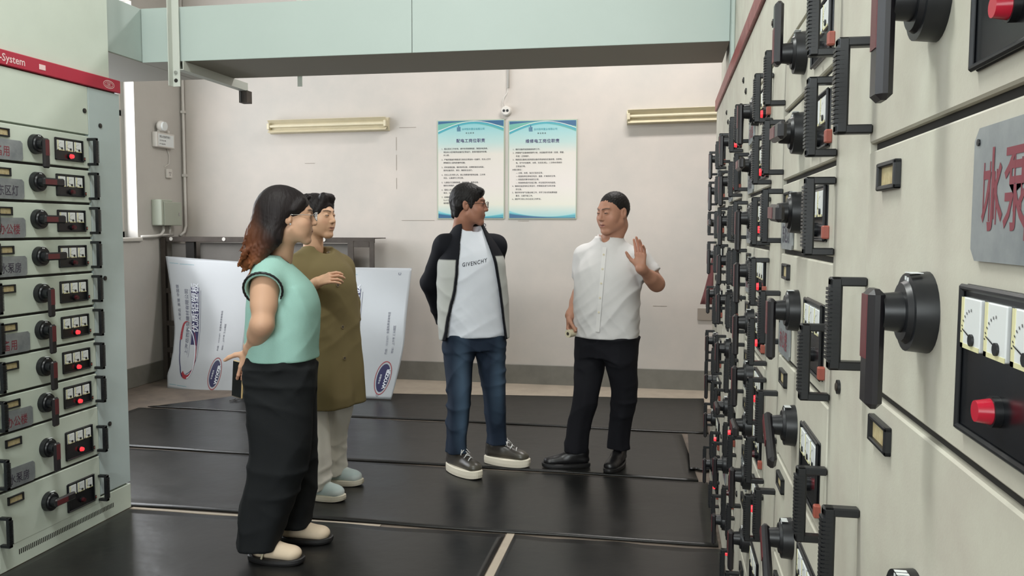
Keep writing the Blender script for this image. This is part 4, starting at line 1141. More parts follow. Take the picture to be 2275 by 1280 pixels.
def ring_tube(S_pts, r, m, name, P, label=None, n=8, closed=True):
    pts = list(S_pts)
    if closed: pts = pts+[pts[0], pts[1]]
    b = MB(); b.tube([tuple(p) for p in pts], r, m, n=n); return P.add(name, b.mesh(name), label)
from mathutils.bvhtree import BVHTree
def cam_hit(P, me, px, py):
    """point and normal on a garment where the eye point sees it (figure frame)"""
    if not hasattr(me, '_d'): pass
    key = me.name
    if key not in _bvh:
        _bvh[key] = BVHTree.FromPolygons([v.co[:] for v in me.vertices], [tuple(p.vertices) for p in me.polygons])
    o = P.Wd(0, 0, CAM_H); t = P.P(px, py, P.y)
    d = Vector(t-o).normalized(); h = _bvh[key].ray_cast(Vector(o), d)
    return (None, None) if h[0] is None else (np.array(h[0]), np.array(h[1]))
_bvh = {}
def garment(P, name, S, mat_, color, paint=(), smooth=1, label=None):
    me = S.mesh(name, [mat_], color, paint=paint, smooth=smooth); return P.add(name, me, label), me
def trousers(P, J, waist, legs, color, name, res=.007, mat_=None, wr=.004, seed=0, seat=None, k=.03, paint=(), n=2.2):
    """waist: loft rows of the pelvis; legs: dict side -> rows"""
    allr = waist+[r for l in legs.values() for r in l]
    lo = v3(min(r[1]-r[3] for r in allr)-.05, min(r[2]-r[4] for r in allr)-.05, min(r[0] for r in allr)-.03)
    hi = v3(max(r[1]+r[3] for r in allr)+.05, max(r[2]+r[4] for r in allr)+.05, max(r[0] for r in allr)+.03)
    S = SDF(lo, hi, res)
    for sd, rows in legs.items():
        S.loft(rows, k=.006, n=n, fold=lambda th, Z, qx, qy, q=seed+len(sd): .0035*np.sin(5*th+q+Z*2)*np.clip((.9-Z)*1.4, 0, 1))
    S.loft(waist, k=k, n=2.3)
    hemz = min(r[0] for r in allr)
    S.displace(wrinkle(wr, [((3, 5, 34), 1), ((22, -9, 18), .7), ((-14, 20, 26), .5)], 1.0, seed))
    return garment(P, name, S, mat_ or M_cloth, color, paint)

# ------------------------------------------------------------------ woman in the mint top
p = Person('woman with glasses and long brown-tipped hair, mint sleeveless top, wide black trousers, holding a phone', -1.60, 3.25, 20)
M1 = frame(rotz(math.radians(8))@rotx(math.radians(-3)), p.P(646, 489, 3.25), .95)
J = dict(hipR=v3(.085, 0, .84), hipL=v3(-.085, 0, .84), kneeR=v3(.09, -.02, .45), kneeL=v3(-.09, .04, .45),
         ankR=p.P(586, 1225, 3.14)*v3(1, 1, 0)+v3(0, 0, .08), ankL=p.P(652, 1190, 3.37)*v3(1, 1, 0)+v3(0, 0, .08),
         toeR=p.P(660, 1245, 3.15)*v3(1, 1, 0)+v3(0, 0, .03), toeL=p.P(705, 1205, 3.37)*v3(1, 1, 0)+v3(0, 0, .03),
         shR=v3(.158, -.038, 1.175), shL=v3(-.158, -.02, 1.175), elR=p.P(584, 724, 3.03), elL=p.P(590, 735, 3.44),
         wrR=p.P(557, 785, 3.16), wrL=p.P(557, 775, 3.27), neck=p.P(622, 566, 3.27))
Hm = hand_frame(J['wrR'], p.D(-.25, .02, -1), p.D(.45, -.9, 0), .95)
body(p, J, M1, True, (204, 162, 134), arm=.049, hs=.95, neck=.050, hands=[dict(M=Hm, curl=((.1, .55, .5), (.15, .5, .5), (.2, .5, .5), (.25, .5, .5)), thumb=(1.25, .15), spread=.05, side=1)])
# hair
def long_hair(M):
    g = lambda *a: (M@np.array([*a, 1]))[:3]
    S = SDF(g(0, 0, 0)-v3(.26, .40, .36), g(0, 0, 0)+v3(.22, .20, .18), .0052)
    S.ell((0, -.026, .040), (.086, .108, .094), k=.01, M=M)
    S.ell((0, -.052, .045), (.084, .095, .094), k=.02, M=M)
    for sx in (-1, 1):
        S.cap((sx*.050, -.050, .02), (sx*.062, -.085, -.09), .040, .045, k=.03, M=M)
        S.cap((sx*.062, -.085, -.09), (sx*.060, -.135, -.185), .045, .030, k=.03, M=M)
        S.cap((sx*.055, .042, .072), (sx*.078, .012, .035), .020, .014, k=.015, M=M)
    S.cap((0, -.09, .02), (0, -.125, -.10), .068, .062, k=.03, M=M)
    S.cap((0, -.125, -.10), (0, -.165, -.20), .060, .034, k=.03, M=M)
    # face and ears stay clear
    S.ell((0, .128, -.028), (.104, .088, .112), k=.008, op='s', M=M)
    for sx in (-1, 1):
        S.ell((sx*.098, .012, -.030), (.034, .038, .055), k=.008, op='s', M=M)
        S.ell((sx*.085, .030, -.075), (.06, .05, .05), k=.008, op='s', M=M)
    rnd = random.Random(5)
    for i in range(34):                      # wavy locks
        a = -math.pi*(.5)+rnd.uniform(-1.25, 1.25); rr = rnd.uniform(.85, 1.05)
        p0 = np.array([.070*rr*math.cos(a), -.06+.058*rr*math.sin(a), -.03+rnd.uniform(-.05, .03)])
        L = rnd.uniform(.13, .20); back = rnd.uniform(.045, .10); ph = rnd.uniform(0, 6.28); q = p0; n = 9
        for t in range(1, n+1):
            f = t/n; nx = p0+np.array([p0[0]*.25*f+.012*math.sin(ph+f*7), -back*f**1.2+.012*math.sin(ph*1.7+f*8), -L*f])
            S.cap(q, nx, .0125*(1-.5*((t-1)/n)), .0125*(1-.5*f), k=.007, M=M); q = nx
    for i in range(12):                      # loose flicks at the back
        a = rnd.uniform(-1, 1); z0 = rnd.uniform(-.16, -.02); q = np.array([a*.05, -.155+abs(z0+.1)*.2, z0]); ph = rnd.uniform(0, 6)
        for t in range(6):
            nx = q+np.array([.004*math.sin(ph+t), -.010+.006*math.sin(ph+t*1.3), -.014]); S.cap(q, nx, .006-.0007*t, .006-.0007*(t+1), k=.004, M=M); q = nx
    S.displace(lambda X, Y, Z: (-.0011*np.sin(X*330+18*np.sin(Z*22))-.0011*np.sin(Y*290+16*np.sin(Z*19+1)))*np.clip((M[2, 3]+.06-Z)*8, .15, 1))
    return S
S = long_hair(M1)
hp = [blob((0, -.20, -.17), (.22, .085, .085), (118, 66, 38), M1, soft=.9, amount=.85), blob((0, -.20, -.08), (.2, .05, .12), (104, 62, 40), M1, soft=.8, amount=.7), blob((0, -.17, -.245), (.2, .07, .05), (150, 92, 52), M1, soft=.8, amount=.6)]
garment(p, 'hair', S, M_hair, (34, 29, 30), hp, 0, 'long dark wavy hair turning auburn at the ends')
def spectacles(P, M, m_, half=.019, rim=.0011, rect=.8):
    b = MB(); g = lambda *a: tuple((M@np.array([*a, 1]))[:3])
    for sx in (-1, 1):
        pts = []
        for i in range(25):
            t = 2*math.pi*i/24; c, s_ = math.cos(t), math.sin(t); q = .5 if rect < .9 else 1
            pts.append(g(sx*.033+half*1.12*math.copysign(abs(c)**(.75 if q < 1 else 1), c), .112-abs(half*1.12*c+0)*.0-(.012 if c*sx > .0 else 0)*abs(c), .010+half*.92*math.copysign(abs(s_)**(.8 if q < 1 else 1), s_)))
        b.tube(pts+[pts[1]], rim, m_, n=6)
        b.tube([g(sx*(.033+half*1.12), .098, .016), g(sx*.070, .06, .015), g(sx*.079, .0, .012), g(sx*.078, -.018, .004)], rim, m_, n=6)
    b.tube([g(-.013, .112, .013), g(0, .1135, .017), g(.013, .112, .013)], rim, m_, n=6)
    o = P.add('glasses', b.mesh('glasses'))
    for sx in (-1, 1):
        l = MB(); vs = [g(sx*.033+half*1.1*math.cos(2*math.pi*i/20), .1115-(.012 if math.cos(2*math.pi*i/20)*sx > 0 else 0)*abs(math.cos(2*math.pi*i/20)), .010+half*.9*math.sin(2*math.pi*i/20)) for i in range(20)]
        l.add(vs, [tuple(range(20))], M_glass); link('lens', l.mesh('lens'), o)
    return o
spectacles(p, M1, M_lensp, .020, .0013, 1)
m = MB(); m.ball(tuple((M1@np.array([.0835, -.004, -.030, 1]))[:3]), .0038, M_pearl if 'M_pearl' in globals() else M_boardw, 10); p.add('earring', m.mesh('earring'))
# top
MINT = (158, 200, 190)
rows = [(.838, 0, .004, .172, .148), (.90, 0, .006, .178, .150), (1.0, 0, .012, .182, .152), (1.09, 0, .014, .180, .148), (1.15, 0, .004, .172, .132), (1.20, 0, -.014, .150, .106), (1.24, 0, -.028, .118, .080), (1.275, 0, -.034, .088, .062)]
S = SDF((-.30, -.24, .80), (.30, .24, 1.36), .006)
S.loft(rows, k=.005, n=2.2, fold=lambda th, Z, qx, qy: .004*np.sin(6*th+Z*5)*np.clip((1.15-Z)*3, 0, 1))
for sx in (-1, 1):
    S.cap((sx*.085, -.03, 1.205), (sx*.205, -.042, 1.145), .056, .076, k=.035, flat=(0, 1))
    S.cap((sx*.180, -.040, 1.155), (sx*.26, -.045, 1.105), .062, .072, k=.004, op='s')
S.cap((0, -.035, 1.285), (0, -.005, 1.36), .066, .09, k=.006, op='s')
S.ell((0, .03, 1.275), (.062, .055, .040), k=.006, op='s')
S.displace(wrinkle(.0035, [((6, 20, 22), 1), ((-4, 26, -16), .7)], 1., 3), hi=(.3, .24, 1.15), lo=(-.3, -.24, .80))
S.hem(.840)
top, topme = garment(p, 'top', S, M_knit, MINT, [blob((0, 0, .838), (.3, .3, .012), (160, 208, 192), soft=.2, amount=.7)], 1)
for sx in (-1, 1):
    c0 = v3(sx*.204, -.042, 1.146); ax = unit((sx*.120, -.012, -.060)); a1 = unit(np.cross(ax, (0, 1, 0))); a2 = np.cross(ax, a1)
    ring_tube([c0+(a1*math.cos(t)+a2*math.sin(t))*(.076+.001*math.sin(t*26)) for t in np.linspace(0, 2*math.pi, 60, endpoint=False)], .0048, M_black3 if 'M_black3' in globals() else M_black, 'sleeve_trim', p, 'black scalloped edging')
ring_tube([v3(.078*math.cos(t), -.030+.066*math.sin(t), 1.276-.034*max(0, math.sin(t))**1.3) for t in np.linspace(0, 2*math.pi, 40, endpoint=False)], .0065, M_black, 'neck_trim', p, 'black neck edging')
# trousers
aR, aL = J['ankR'], J['ankL']
trousers(p, J, [(.70, 0, .0, .155, .140), (.80, 0, .0, .165, .145), (.86, 0, 0, .160, .138), (.90, 0, 0, .150, .13)],
  dict(R=[(.060, aR[0]+.005, aR[1]-.022, .088, .082), (.20, aR[0]+.0, aR[1]+.005, .092, .104), (.45, .090, .000, .092, .120), (.65, .082, .0, .092, .135), (.80, .07, 0, .085, .138)],
       L=[(.075, aL[0], aL[1]-.012, .088, .086), (.20, aL[0], aL[1]-.01, .095, .108), (.45, -.090, .02, .092, .118), (.65, -.082, .008, .092, .132), (.80, -.07, 0, .085, .138)]),
  (27, 29, 31), 'trousers', seed=4, wr=.007)
CLOG = (206, 188, 164)
cl = lambda M: [blob((0, .02, .02), (.05, .035, .05), (60, 46, 38), M, soft=.2)]
oR, MsR = shoe(p, 'clog', aR, p.D(1, -.02, 0), .245, .098, CLOG, M_soleb, M_shoe, .020, kind='clog', paint=cl)
oL, MsL = shoe(p, 'clog', aL, p.D(1, .06, 0), .245, .098, CLOG, M_soleb, M_shoe, .020, kind='clog')
m = MB(); g = lambda *a: tuple((MsR@np.array([*a, 1]))[:3])
m.tube([g(-.046, .078, .022), g(-.042, .085, .055), g(-.020, .092, .082), g(.010, .094, .083), g(.040, .088, .058), g(.047, .080, .022)], [.005]*6, M_btn2 if 'M_btn2' in globals() else M_cream, n=6)
link('strap', m.mesh('strap'), oR)
m = MB(); m.tube([g(.047, .070, .045), g(.047, .098, .047), g(.043, .100, .070), g(.043, .072, .068), g(.047, .070, .045), g(.047, .098, .047)], .0022, M_steel, n=6); link('buckle', m.mesh('buckle'), oR, None)
# phone held behind her back
ph = thing('phone', 'dark phone in a gold rimmed case held behind the back of the near woman', 'phone')
pc = atX(530, 843, 0) if False else None
pw = p.P(529, 843, 3.185); ww = Matrix.Rotation(p.rz, 4, 'Z') @ Vector(pw); ph.location = (ww.x+p.x, ww.y+p.y, pw[2]); ph.rotation_euler = (math.radians(-2), math.radians(3), math.radians(-28))
MB().box(-.037, .037, -.005, .005, -.078, .078, M_gold if 'M_gold' in globals() else mat('gold_case', (196, 170, 120), .35, metal=.5), .004).obj('case', ph)
MB().box(-.0335, .0335, -.0062, -.004, -.0745, .0745, M_black2, .001).obj('screen', ph)

# ------------------------------------------------------------------ woman in the olive coat
p = Person('woman with short dark hair in a long olive coat and white trousers, one hand raised', -1.765, 4.06, -25)
M2 = frame(rotz(math.radians(12))@rotx(math.radians(-2)), p.P(707, 487, 4.06), .93)
aR = p.P(697, 1100, 3.94)*v3(1, 1, 0)+v3(0, 0, .085); aL = p.P(737, 1072, 4.19)*v3(1, 1, 0)+v3(0, 0, .085)
J = dict(hipR=v3(.085, 0, .84), hipL=v3(-.085, 0, .84), kneeR=v3(.09, .0, .45), kneeL=v3(-.09, .02, .45), ankR=aR, ankL=aL,
         toeR=aR+p.D(.13, -.05, -.05), toeL=aL+p.D(.13, -.02, -.05), shR=v3(.145, -.02, 1.205), shL=v3(-.145, -.02, 1.205),
         elR=p.P(650, 662, 3.88), elL=v3(-.185, .0, .98), wrR=p.P(706, 632, 3.84), wrL=v3(-.13, .07, .84), neck=p.P(697, 548, 4.08))
Hm = hand_frame(J['wrR'], p.D(.95, -.10, .34), p.D(-.05, -.85, .5), .86)
body(p, J, M2, True, (208, 166, 136), arm=.042, neck=.047, lips=(172, 112, 98), hands=[dict(M=Hm, curl=((.45, .6, .4), (.5, .65, .4), (.55, .7, .4), (.4, .5, .3)), thumb=(.5, .5), spread=.10, side=-1)])
def short_hair(M, style, res=.0042):
    g = lambda *a: (M@np.array([*a, 1]))[:3]
    S = SDF(g(0, 0, 0)-v3(.15, .15, .16), g(0, 0, 0)+v3(.15, .15, .17), res)
    if style == 'bob':
        S.ell((0, -.022, .042), (.084, .106, .092), k=.01, M=M)
        for sx in (-1, 1):
            S.cap((sx*.060, -.02, .045), (sx*.070, -.028, -.045), .026, .017, k=.02, M=M)
            S.cap((sx*.030, .058, .098), (sx*.068, .040, .030), .022, .012, k=.015, M=M)
        S.cap((0, -.07, .0), (0, -.078, -.080), .052, .035, k=.03, M=M)
        S.cap((-.03, .062, .112), (.03, .055, .118), .020, k=.02, M=M)
        S.ell((0, .125, -.012), (.068, .075, .095), k=.010, op='s', M=M)
        S.ell((0, .095, -.10), (.10, .10, .075), k=.008, op='s', M=M)
        for sx in (-1, 1): S.ell((sx*.098, .035, -.03), (.030, .045, .050), k=.006, op='s', M=M)
        rnd = random.Random(2)
        for i in range(26):
            a = rnd.choice((-1, 1))*rnd.uniform(1.7, 2.9); x0 = .07*math.sin(a); y0 = .01+.07*math.cos(a); q = np.array([x0, y0, .09+.03*rnd.random()])
            for t in range(4):
                nx = q+np.array([x0*.16, .012*math.cos(a), -.004-.007*t]); S.cap(q, nx, .009-.001*t, .008-.001*t, k=.012, M=M); q = nx
    elif style == 'thick':
        S.ell((0, -.018, .043), (.082, .104, .095), k=.01, M=M)
        S.cap((0, -.072, .01), (0, -.085, -.062), .045, .024, k=.03, M=M)
        for sx in (-1, 1):
            S.cap((sx*.066, .022, .03), (sx*.071, .018, -.012), .013, .008, k=.01, M=M)
            S.cap((sx*.045, -.062, -.01), (sx*.040, -.068, -.060), .030, .018, k=.02, M=M)
        S.cap((-.040, .064, .088), (.040, .064, .088), .020, k=.02, M=M)
        S.ell((0, .128, .000), (.090, .080, .082), k=.008, op='s', M=M)
        S.ell((0, .120, -.10), (.12, .10, .09), k=.008, op='s', M=M)
        for sx in (-1, 1):
            S.ell((sx*.094, -.018, -.018), (.030, .030, .040), k=.006, op='s', M=M)
            S.ell((sx*.080, .065, -.035), (.035, .045, .055), k=.008, op='s', M=M)
    else:
        S.ell((0, -.022, .036), (.0785, .0975, .0895), k=.01, M=M)
        S.cap((0, -.070, .0), (0, -.078, -.050), .042, .020, k=.03, M=M)
        S.ell((0, .118, -.005), (.105, .088, .078), k=.008, op='s', M=M)
        S.ell((0, .06, -.085), (.14, .12, .075), k=.01, op='s', M=M)
        for sx in (-1, 1): S.ell((sx*.094, -.010, -.012), (.030, .034, .044), k=.008, op='s', M=M)
    S.displace(lambda X, Y, Z: -.0007*np.sin(X*420+9*np.sin(Z*40))-.0007*np.sin(Y*380+11*np.sin(Z*37+1)+5*np.sin(X*60)))
    return S
garment(p, 'hair', short_hair(M2, 'bob'), M_hair, (32, 28, 29), (), 0)
OLIVE = (116, 104, 72)
rows = [(.465, .0, .008, .222, .182), (.60, .0, .010, .218, .172), (.80, 0, .008, .210, .158), (1.0, 0, .008, .200, .142), (1.12, 0, .008, .192, .134), (1.19, 0, -.002, .165, .118), (1.235, .0, -.014, .126, .096), (1.268, 0, -.022, .098, .078), (1.292, 0, -.025, .082, .068)]
S = SDF((-.36, -.28, .43), (.36, .34, 1.37), .0068)
S.loft(rows, k=.005, n=2.15, fold=lambda th, Z, qx, qy: .012*np.sin(5*th+1.0+Z*1.5)*np.clip((1.1-Z)*1.5, 0, 1)+.005*np.sin(11*th+2)*np.clip((.9-Z)*2, 0, 1))
S.cap((.10, -.02, 1.215), J['shR']+v3(.02, 0, -.03), .060, .066, k=.035); e = J['elR']; S.cap(J['shR']+v3(.015, 0, -.02), e+v3(.0, 0, .02), .068, .072, k=.02)
S.cap(e+v3(0, 0, .01), e+(J['wrR']-e)*.22, .070, .062, k=.02, flat=(0, 1))
e = J['elL']; S.cap((-.10, -.02, 1.215), J['shL']+v3(-.02, 0, -.03), .060, .066, k=.035); S.cap(J['shL']+v3(-.01, 0, -.02), e, .064, .064, k=.02); S.cap(e, e+(J['wrL']-e)*.6, .064, .062, k=.02, flat=(0, 1))
S.cap((0, -.022, 1.300), (0, .0, 1.40), .062, .085, k=.006, op='s'); S.ell((0, .035, 1.298), (.062, .055, .045), k=.006, op='s')
S.displace(wrinkle(.005, [((5, 14, 20), 1), ((-16, 22, 8), .8), ((10, -7, 25), .5)], 1., 9))
S.hem(.467)
coat, coatme = garment(p, 'coat', S, M_cloth, OLIVE, (), 1)
for (bx, by) in ((730, 566), (750, 638), (761, 731), (765, 800)):
    h, nn = cam_hit(p, coatme, bx, by)
    if h is None: continue
    m = MB(); m.cyl(tuple(h), tuple(h+nn*.003), .0105, mat('coat_button', (120, 106, 80), .4), n=16); m.cyl(tuple(h+nn*.003), tuple(h+nn*.0036), .006, M_steel, n=10); p.add('button', m.mesh('button'))
# placket line down the front
trousers(p, J, [(.70, 0, .0, .14, .115), (.80, 0, .0, .15, .12)],
  dict(R=[(.055, aR[0]+.0, aR[1]+.012, .070, .075), (.25, aR[0]-.005, aR[1]+.01, .072, .078), (.45, .088, .010, .080, .085), (.75, .08, .0, .09, .10)],
       L=[(.055, aL[0], aL[1]+.012, .068, .073), (.25, aL[0], aL[1]+.005, .072, .078), (.45, -.088, .015, .080, .085), (.75, -.08, .0, .09, .10)]),
  (232, 228, 220), 'trousers', seed=8, wr=.008)
SNK = (190, 206, 206)
sp = lambda M: [blob((0, .20, .04), (.05, .05, .02), (226, 230, 228), M, soft=.3, amount=.7), blob((0, .12, .09), (.025, .05, .03), (222, 228, 226), M, soft=.3, amount=.7)]
shoe(p, 'sneaker', aR, p.D(1, -.12, 0), .245, .095, SNK, M_solew2 if 'M_solew2' in globals() else M_solew, M_shoe, .026, kind='sneaker', paint=sp)
shoe(p, 'sneaker', aL, p.D(1, .0, 0), .245, .095, SNK, M_solew, M_shoe, .026, kind='sneaker', paint=sp)

# ------------------------------------------------------------------ young man with the open jacket
p = Person('young man in glasses, black and grey jacket open over a white printed T-shirt, blue jeans', -1.075, 4.63, -60)
M3 = frame(rotz(math.radians(68))@rotx(math.radians(-3)), p.P(1043, 461, 4.62), .95)
aR = p.P(1014, 1022, 4.53)*v3(1, 1, 0)+v3(0, 0, .10); aL = p.P(1104, 1002, 4.74)*v3(1, 1, 0)+v3(0, 0, .10)
J = dict(hipR=v3(.09, 0, .80), hipL=v3(-.09, 0, .80), kneeR=p.P(1021, 885, 4.53), kneeL=p.P(1099, 885, 4.68), ankR=aR, ankL=aL,
         toeR=aR+p.D(.09, -.11, -.06), toeL=aL+p.D(.14, -.05, -.06), shR=v3(.170, -.02, 1.302), shL=v3(-.122, -.02, 1.302),
         elR=p.P(957, 632, 4.68), elL=p.P(1098, 640, 4.86), wrR=p.P(985, 718, 4.84), wrL=p.P(1012, 712, 4.88), neck=p.P(1027, 510, 4.65))
HR = hand_frame(J['wrR'], p.D(.8, .1, -.5), p.D(0, 1, 0), .95); HL = hand_frame(J['wrL'], p.D(-.8, .1, -.5), p.D(0, 1, 0), .95)
body(p, J, M3, False, (156, 110, 90), arm=.044, neck=.054, lips=(150, 88, 78), hands=[dict(M=HR, curl=(.4, .4, .4, .4), side=1)], full=.97)
garment(p, 'hair', short_hair(M3, 'thick'), M_hair, (22, 19, 19), (), 0)
spectacles(p, M3, M_lens, .019, .0014, .8)
cxt = lambda z: .035*max(0, (z-.78)/.62)
TS = [(.770, .0, .0, .178, .125), (.86, .005, .0, .178, .124), (1.0, .012, .002, .176, .122), (1.12, .018, .004, .176, .124), (1.22, .022, .0, .170, .118), (1.30, .025, -.010, .140, .098), (1.36, .026, -.02, .098, .076), (1.405, .026, -.025, .074, .060)]
S = SDF((-.28, -.2, .74), (.30, .2, 1.46), .006)
S.loft(TS, k=.005, n=2.3, fold=lambda th, Z, qx, qy: .005*np.sin(5*th+Z*9)*np.clip((1.0-Z)*4, 0, 1))
S.cap((.026, -.025, 1.40), (.026, .005, 1.46), .062, .08, k=.005, op='s'); S.ell((.02, .025, 1.405), (.068, .055, .040), k=.006, op='s')
S.displace(wrinkle(.0055, [((14, 6, 26), 1), ((-17, 5, 20), .9), ((22, 4, -10), .5)], 1., 12), hi=(.3, .2, 1.2))
S.displace(wrinkle(.0024, [((30, 12, 44), 1), ((-40, 12, 26), .8)], 1., 78), hi=(.3, .2, 1.15))
S.hem(.772)
ts, tsme = garment(p, 't_shirt', S, M_cloth, (214, 218, 226), [blob((0, 0, .775), (.3, .3, .02), (200, 206, 214), soft=.2, amount=.5)], 1)
# wordmark on the chest, laid on the cloth
def wrap_text(P, me, body_, m_, p0, p1, h_px, name='lettering', bold=.02, spacing=1.25, d=.0016, par=None, sag=0.):
    src = text_mesh(body_, 1., m_, bold=bold, spacing=spacing).copy(); xs = [v.co.x for v in src.vertices]; w = max(xs)-min(xs); x0 = min(xs)
    import bmesh as _b
    bm = _b.new(); bm.from_mesh(src); _b.ops.triangulate(bm, faces=bm.faces); bm.to_mesh(src); bm.free()
    for v in src.vertices:
        t = (v.co.x-x0)/w; px = p0[0]+(p1[0]-p0[0])*t; py = p0[1]+(p1[1]-p0[1])*t-v.co.y*h_px+sag*math.sin(math.pi*t)
        h, n = cam_hit(P, me, px, py)
        if h is None: h = P.P(px, py, P.y); n = np.zeros(3)
        v.co = h+n*d
    o = link(name, src, P.root if par is None else par); return o
wrap_text(p, tsme, 'GIVENCHY', M_print if 'M_print' in globals() else mat('black_print', (40, 42, 52), .6), (1027, 597), (1082, 586), 12.5, par=ts, bold=.015, sag=1.5)
# jacket
JK = [(.755, .0, -.004, .212, .158), (.86, .004, -.002, .208, .152), (1.0, .010, .0, .204, .148), (1.12, .018, .0, .198, .146), (1.22, .022, -.004, .188, .142), (1.30, .025, -.012, .158, .120), (1.36, .026, -.022, .114, .096), (1.405, .026, -.030, .086, .076), (1.425, .026, -.032, .078, .070)]
S = SDF((-.32, -.24, .72), (.34, .24, 1.47), .0046)
S.loft(JK, k=.004, n=2.25, fold=lambda th, Z, qx, qy: .006*np.sin(4*th+Z*7+1)*np.clip((1.2-Z)*3, 0, 1))
S.displace(wrinkle(.004, [((8, 12, 20), 1), ((-18, 12, 16), .8)], 1., 21))
S.loft([(z, cx, cy, rx-.016, ry-.016) for (z, cx, cy, rx, ry) in [(JK[0][0]-.02,)+JK[0][1:]]+JK[1:-1]+[(1.47, .026, -.03, .078, .066)]], k=.003, n=2.25, op='s')
wl = lambda z: np.interp(z, [.75, .90, 1.05, 1.20, 1.32, 1.40, 1.5], [.195, .172, .142, .130, .108, .082, .08])
wr_ = lambda z: np.interp(z, [.75, .90, 1.05, 1.20, 1.32, 1.40, 1.5], [.150, .128, .106, .078, .048, .036, .035])
S.hem(.757)
S.fn(lambda X, Y, Z: np.maximum(-Y+.0, np.maximum(X-wl(Z)-.0, -X-wr_(Z)+.0)), 's', .004)
S.displace(lambda X, Y, Z: 0*X)
def jk_paint(V):
    X, Y, Z = V.T; e = np.minimum(np.abs(X-wl(Z)), np.abs(X+wr_(Z))); e = np.where(Y < .02, .05, e)
    return np.clip((e-.017)/.005+.5, 0, 1)*np.clip((1.215+.02*(X < 0)-Z)/.006+.5, 0, 1)*np.clip((Y+.03)/.01, 0, 1), (176, 178, 174)
    g = e
   
    return g.astype(float), (176, 178, 174)
jk, jkme = garment(p, 'jacket', S, M_cloth, (19, 20, 26), [jk_paint], 2)
for sd, sx in (('R', 1), ('L', -1)):
    s_, e, w = J['sh'+sd], J['el'+sd], J['wr'+sd]
    S = SDF(np.minimum(np.minimum(s_, e), w)-.12, np.maximum(np.maximum(s_, e), w)+.12, .0065)
    S.cap(s_+v3(-sx*.06, 0, .010), s_+v3(-sx*.0, 0, -.02), .056, .065, k=.035); S.cap(s_+v3(0, 0, -.01), e, .065, .056, k=.03); S.cap(e, w, .058, .044, k=.03, flat=(0, 1))
    S.displace(wrinkle(.006, [((10, 12, 24), 1), ((-20, 10, 14), .8)], 1., 30+sx))
    garment(p, 'sleeve', S, M_cloth, (19, 20, 26), (), 1)
kR, kL = J['kneeR'], J['kneeL']
fade = [blob(v3(*(kR+v3(0, .06, .12))), (.03, .06, .18), (84, 106, 128), soft=.9, amount=.55), blob(v3(*(kL+v3(0, .06, .12))), (.03, .06, .18), (84, 106, 128), soft=.9, amount=.55), blob(v3(*(kR+v3(0, .05, -.15))), (.03, .06, .12), (78, 100, 122), soft=.9, amount=.5)]
trousers(p, J, [(.70, 0, .0, .162, .112), (.76, 0, .0, .158, .110), (.80, 0, .0, .145, .10)],
  dict(R=[(.115, aR[0], aR[1]+.004, .062, .066), (.16, aR[0], aR[1]+.006, .056, .060), (.28, (aR[0]+kR[0])/2, (aR[1]+kR[1])/2, .060, .064), (kR[2], kR[0], kR[1], .064, .070), (.62, .098, .005, .080, .090), (.78, .085, .0, .088, .105)],
       L=[(.120, aL[0], aL[1]+.004, .062, .066), (.165, aL[0], aL[1]+.006, .056, .060), (.28, (aL[0]+kL[0])/2, (aL[1]+kL[1])/2, .060, .064), (kL[2], kL[0], kL[1], .064, .070), (.62, -.098, .005, .080, .090), (.78, -.085, .0, .088, .105)]),
  (32, 42, 57), 'jeans', seed=15, wr=.011, paint=fade, res=.0062)
skp = lambda M: [blob((0, .25, .045), (.06, .05, .04), (92, 88, 76), M, soft=.5, amount=.7), blob((.04, .15, .05), (.03, .04, .03), (84, 78, 68), M, soft=.5, amount=.6), blob((-.04, .15, .05), (.03, .04, .03), (84, 78, 68), M, soft=.5, amount=.6)]
shoe(p, 'sneaker', aR, p.D(.80, -.60, 0), .285, .105, (52, 48, 44), M_solew, M_leather, .040, kind='sneaker', paint=skp, lace=True)
shoe(p, 'sneaker', aL, p.D(.97, -.22, 0), .285, .105, (52, 48, 44), M_solew, M_leather, .040, kind='sneaker', paint=skp, lace=True)

# ------------------------------------------------------------------ man in the white shirt
p = Person('man in a white short sleeved shirt and black trousers, speaking with his left hand raised', -.325, 4.76, -110)
M4 = frame(rotz(math.radians(-22))@rotx(math.radians(-9)), p.P(1361, 478, 4.74), .97)
aR = p.P(1282, 1018, 4.76)*v3(1, 1, 0)+v3(0, 0, .085); aL = p.P(1375, 1012, 4.84)*v3(1, 1, 0)+v3(0, 0, .085)
J = dict(hipR=v3(.09, 0, .80), hipL=v3(-.09, 0, .80), kneeR=p.P(1303, 880, 4.74), kneeL=p.P(1388, 880, 4.76), ankR=aR, ankL=aL,
         toeR=aR+p.D(-.16, -.03, -.06), toeL=aL+p.D(-.03, -.15, -.06), shR=v3(.140, -.01, 1.235), shL=v3(-.185, -.01, 1.225),
         elR=p.P(1290, 655, 4.84), elL=p.P(1460, 636, 4.68), wrR=p.P(1267, 705, 4.74), wrL=p.P(1424, 600, 4.52), neck=p.P(1352, 540, 4.78))
HR = hand_frame(J['wrR'], p.D(.03, -.05, -1), p.D(-.85, .5, 0), .95); HL = hand_frame(J['wrL'], p.D(-.05, .0, 1), p.D(.42, .9, .05), .95)
body(p, J, M4, False, (170, 124, 102), arm=.047, neck=.058, lips=(150, 92, 84), full=1.06,
     hands=[dict(M=HR, curl=((.9, 1.1, .6), (.95, 1.1, .6), (1., 1.1, .6), (1., 1.1, .6)), thumb=(.5, .9), side=-1, spread=.02),
            dict(M=HL, curl=((-.02, .12, .1), (.1, .2, .15), (.22, .3, .2), (.35, .4, .25)), thumb=(.85, .25), side=1, spread=.10)])
garment(p, 'hair', short_hair(M4, 'crop'), M_hair, (24, 21, 20), (), 0)
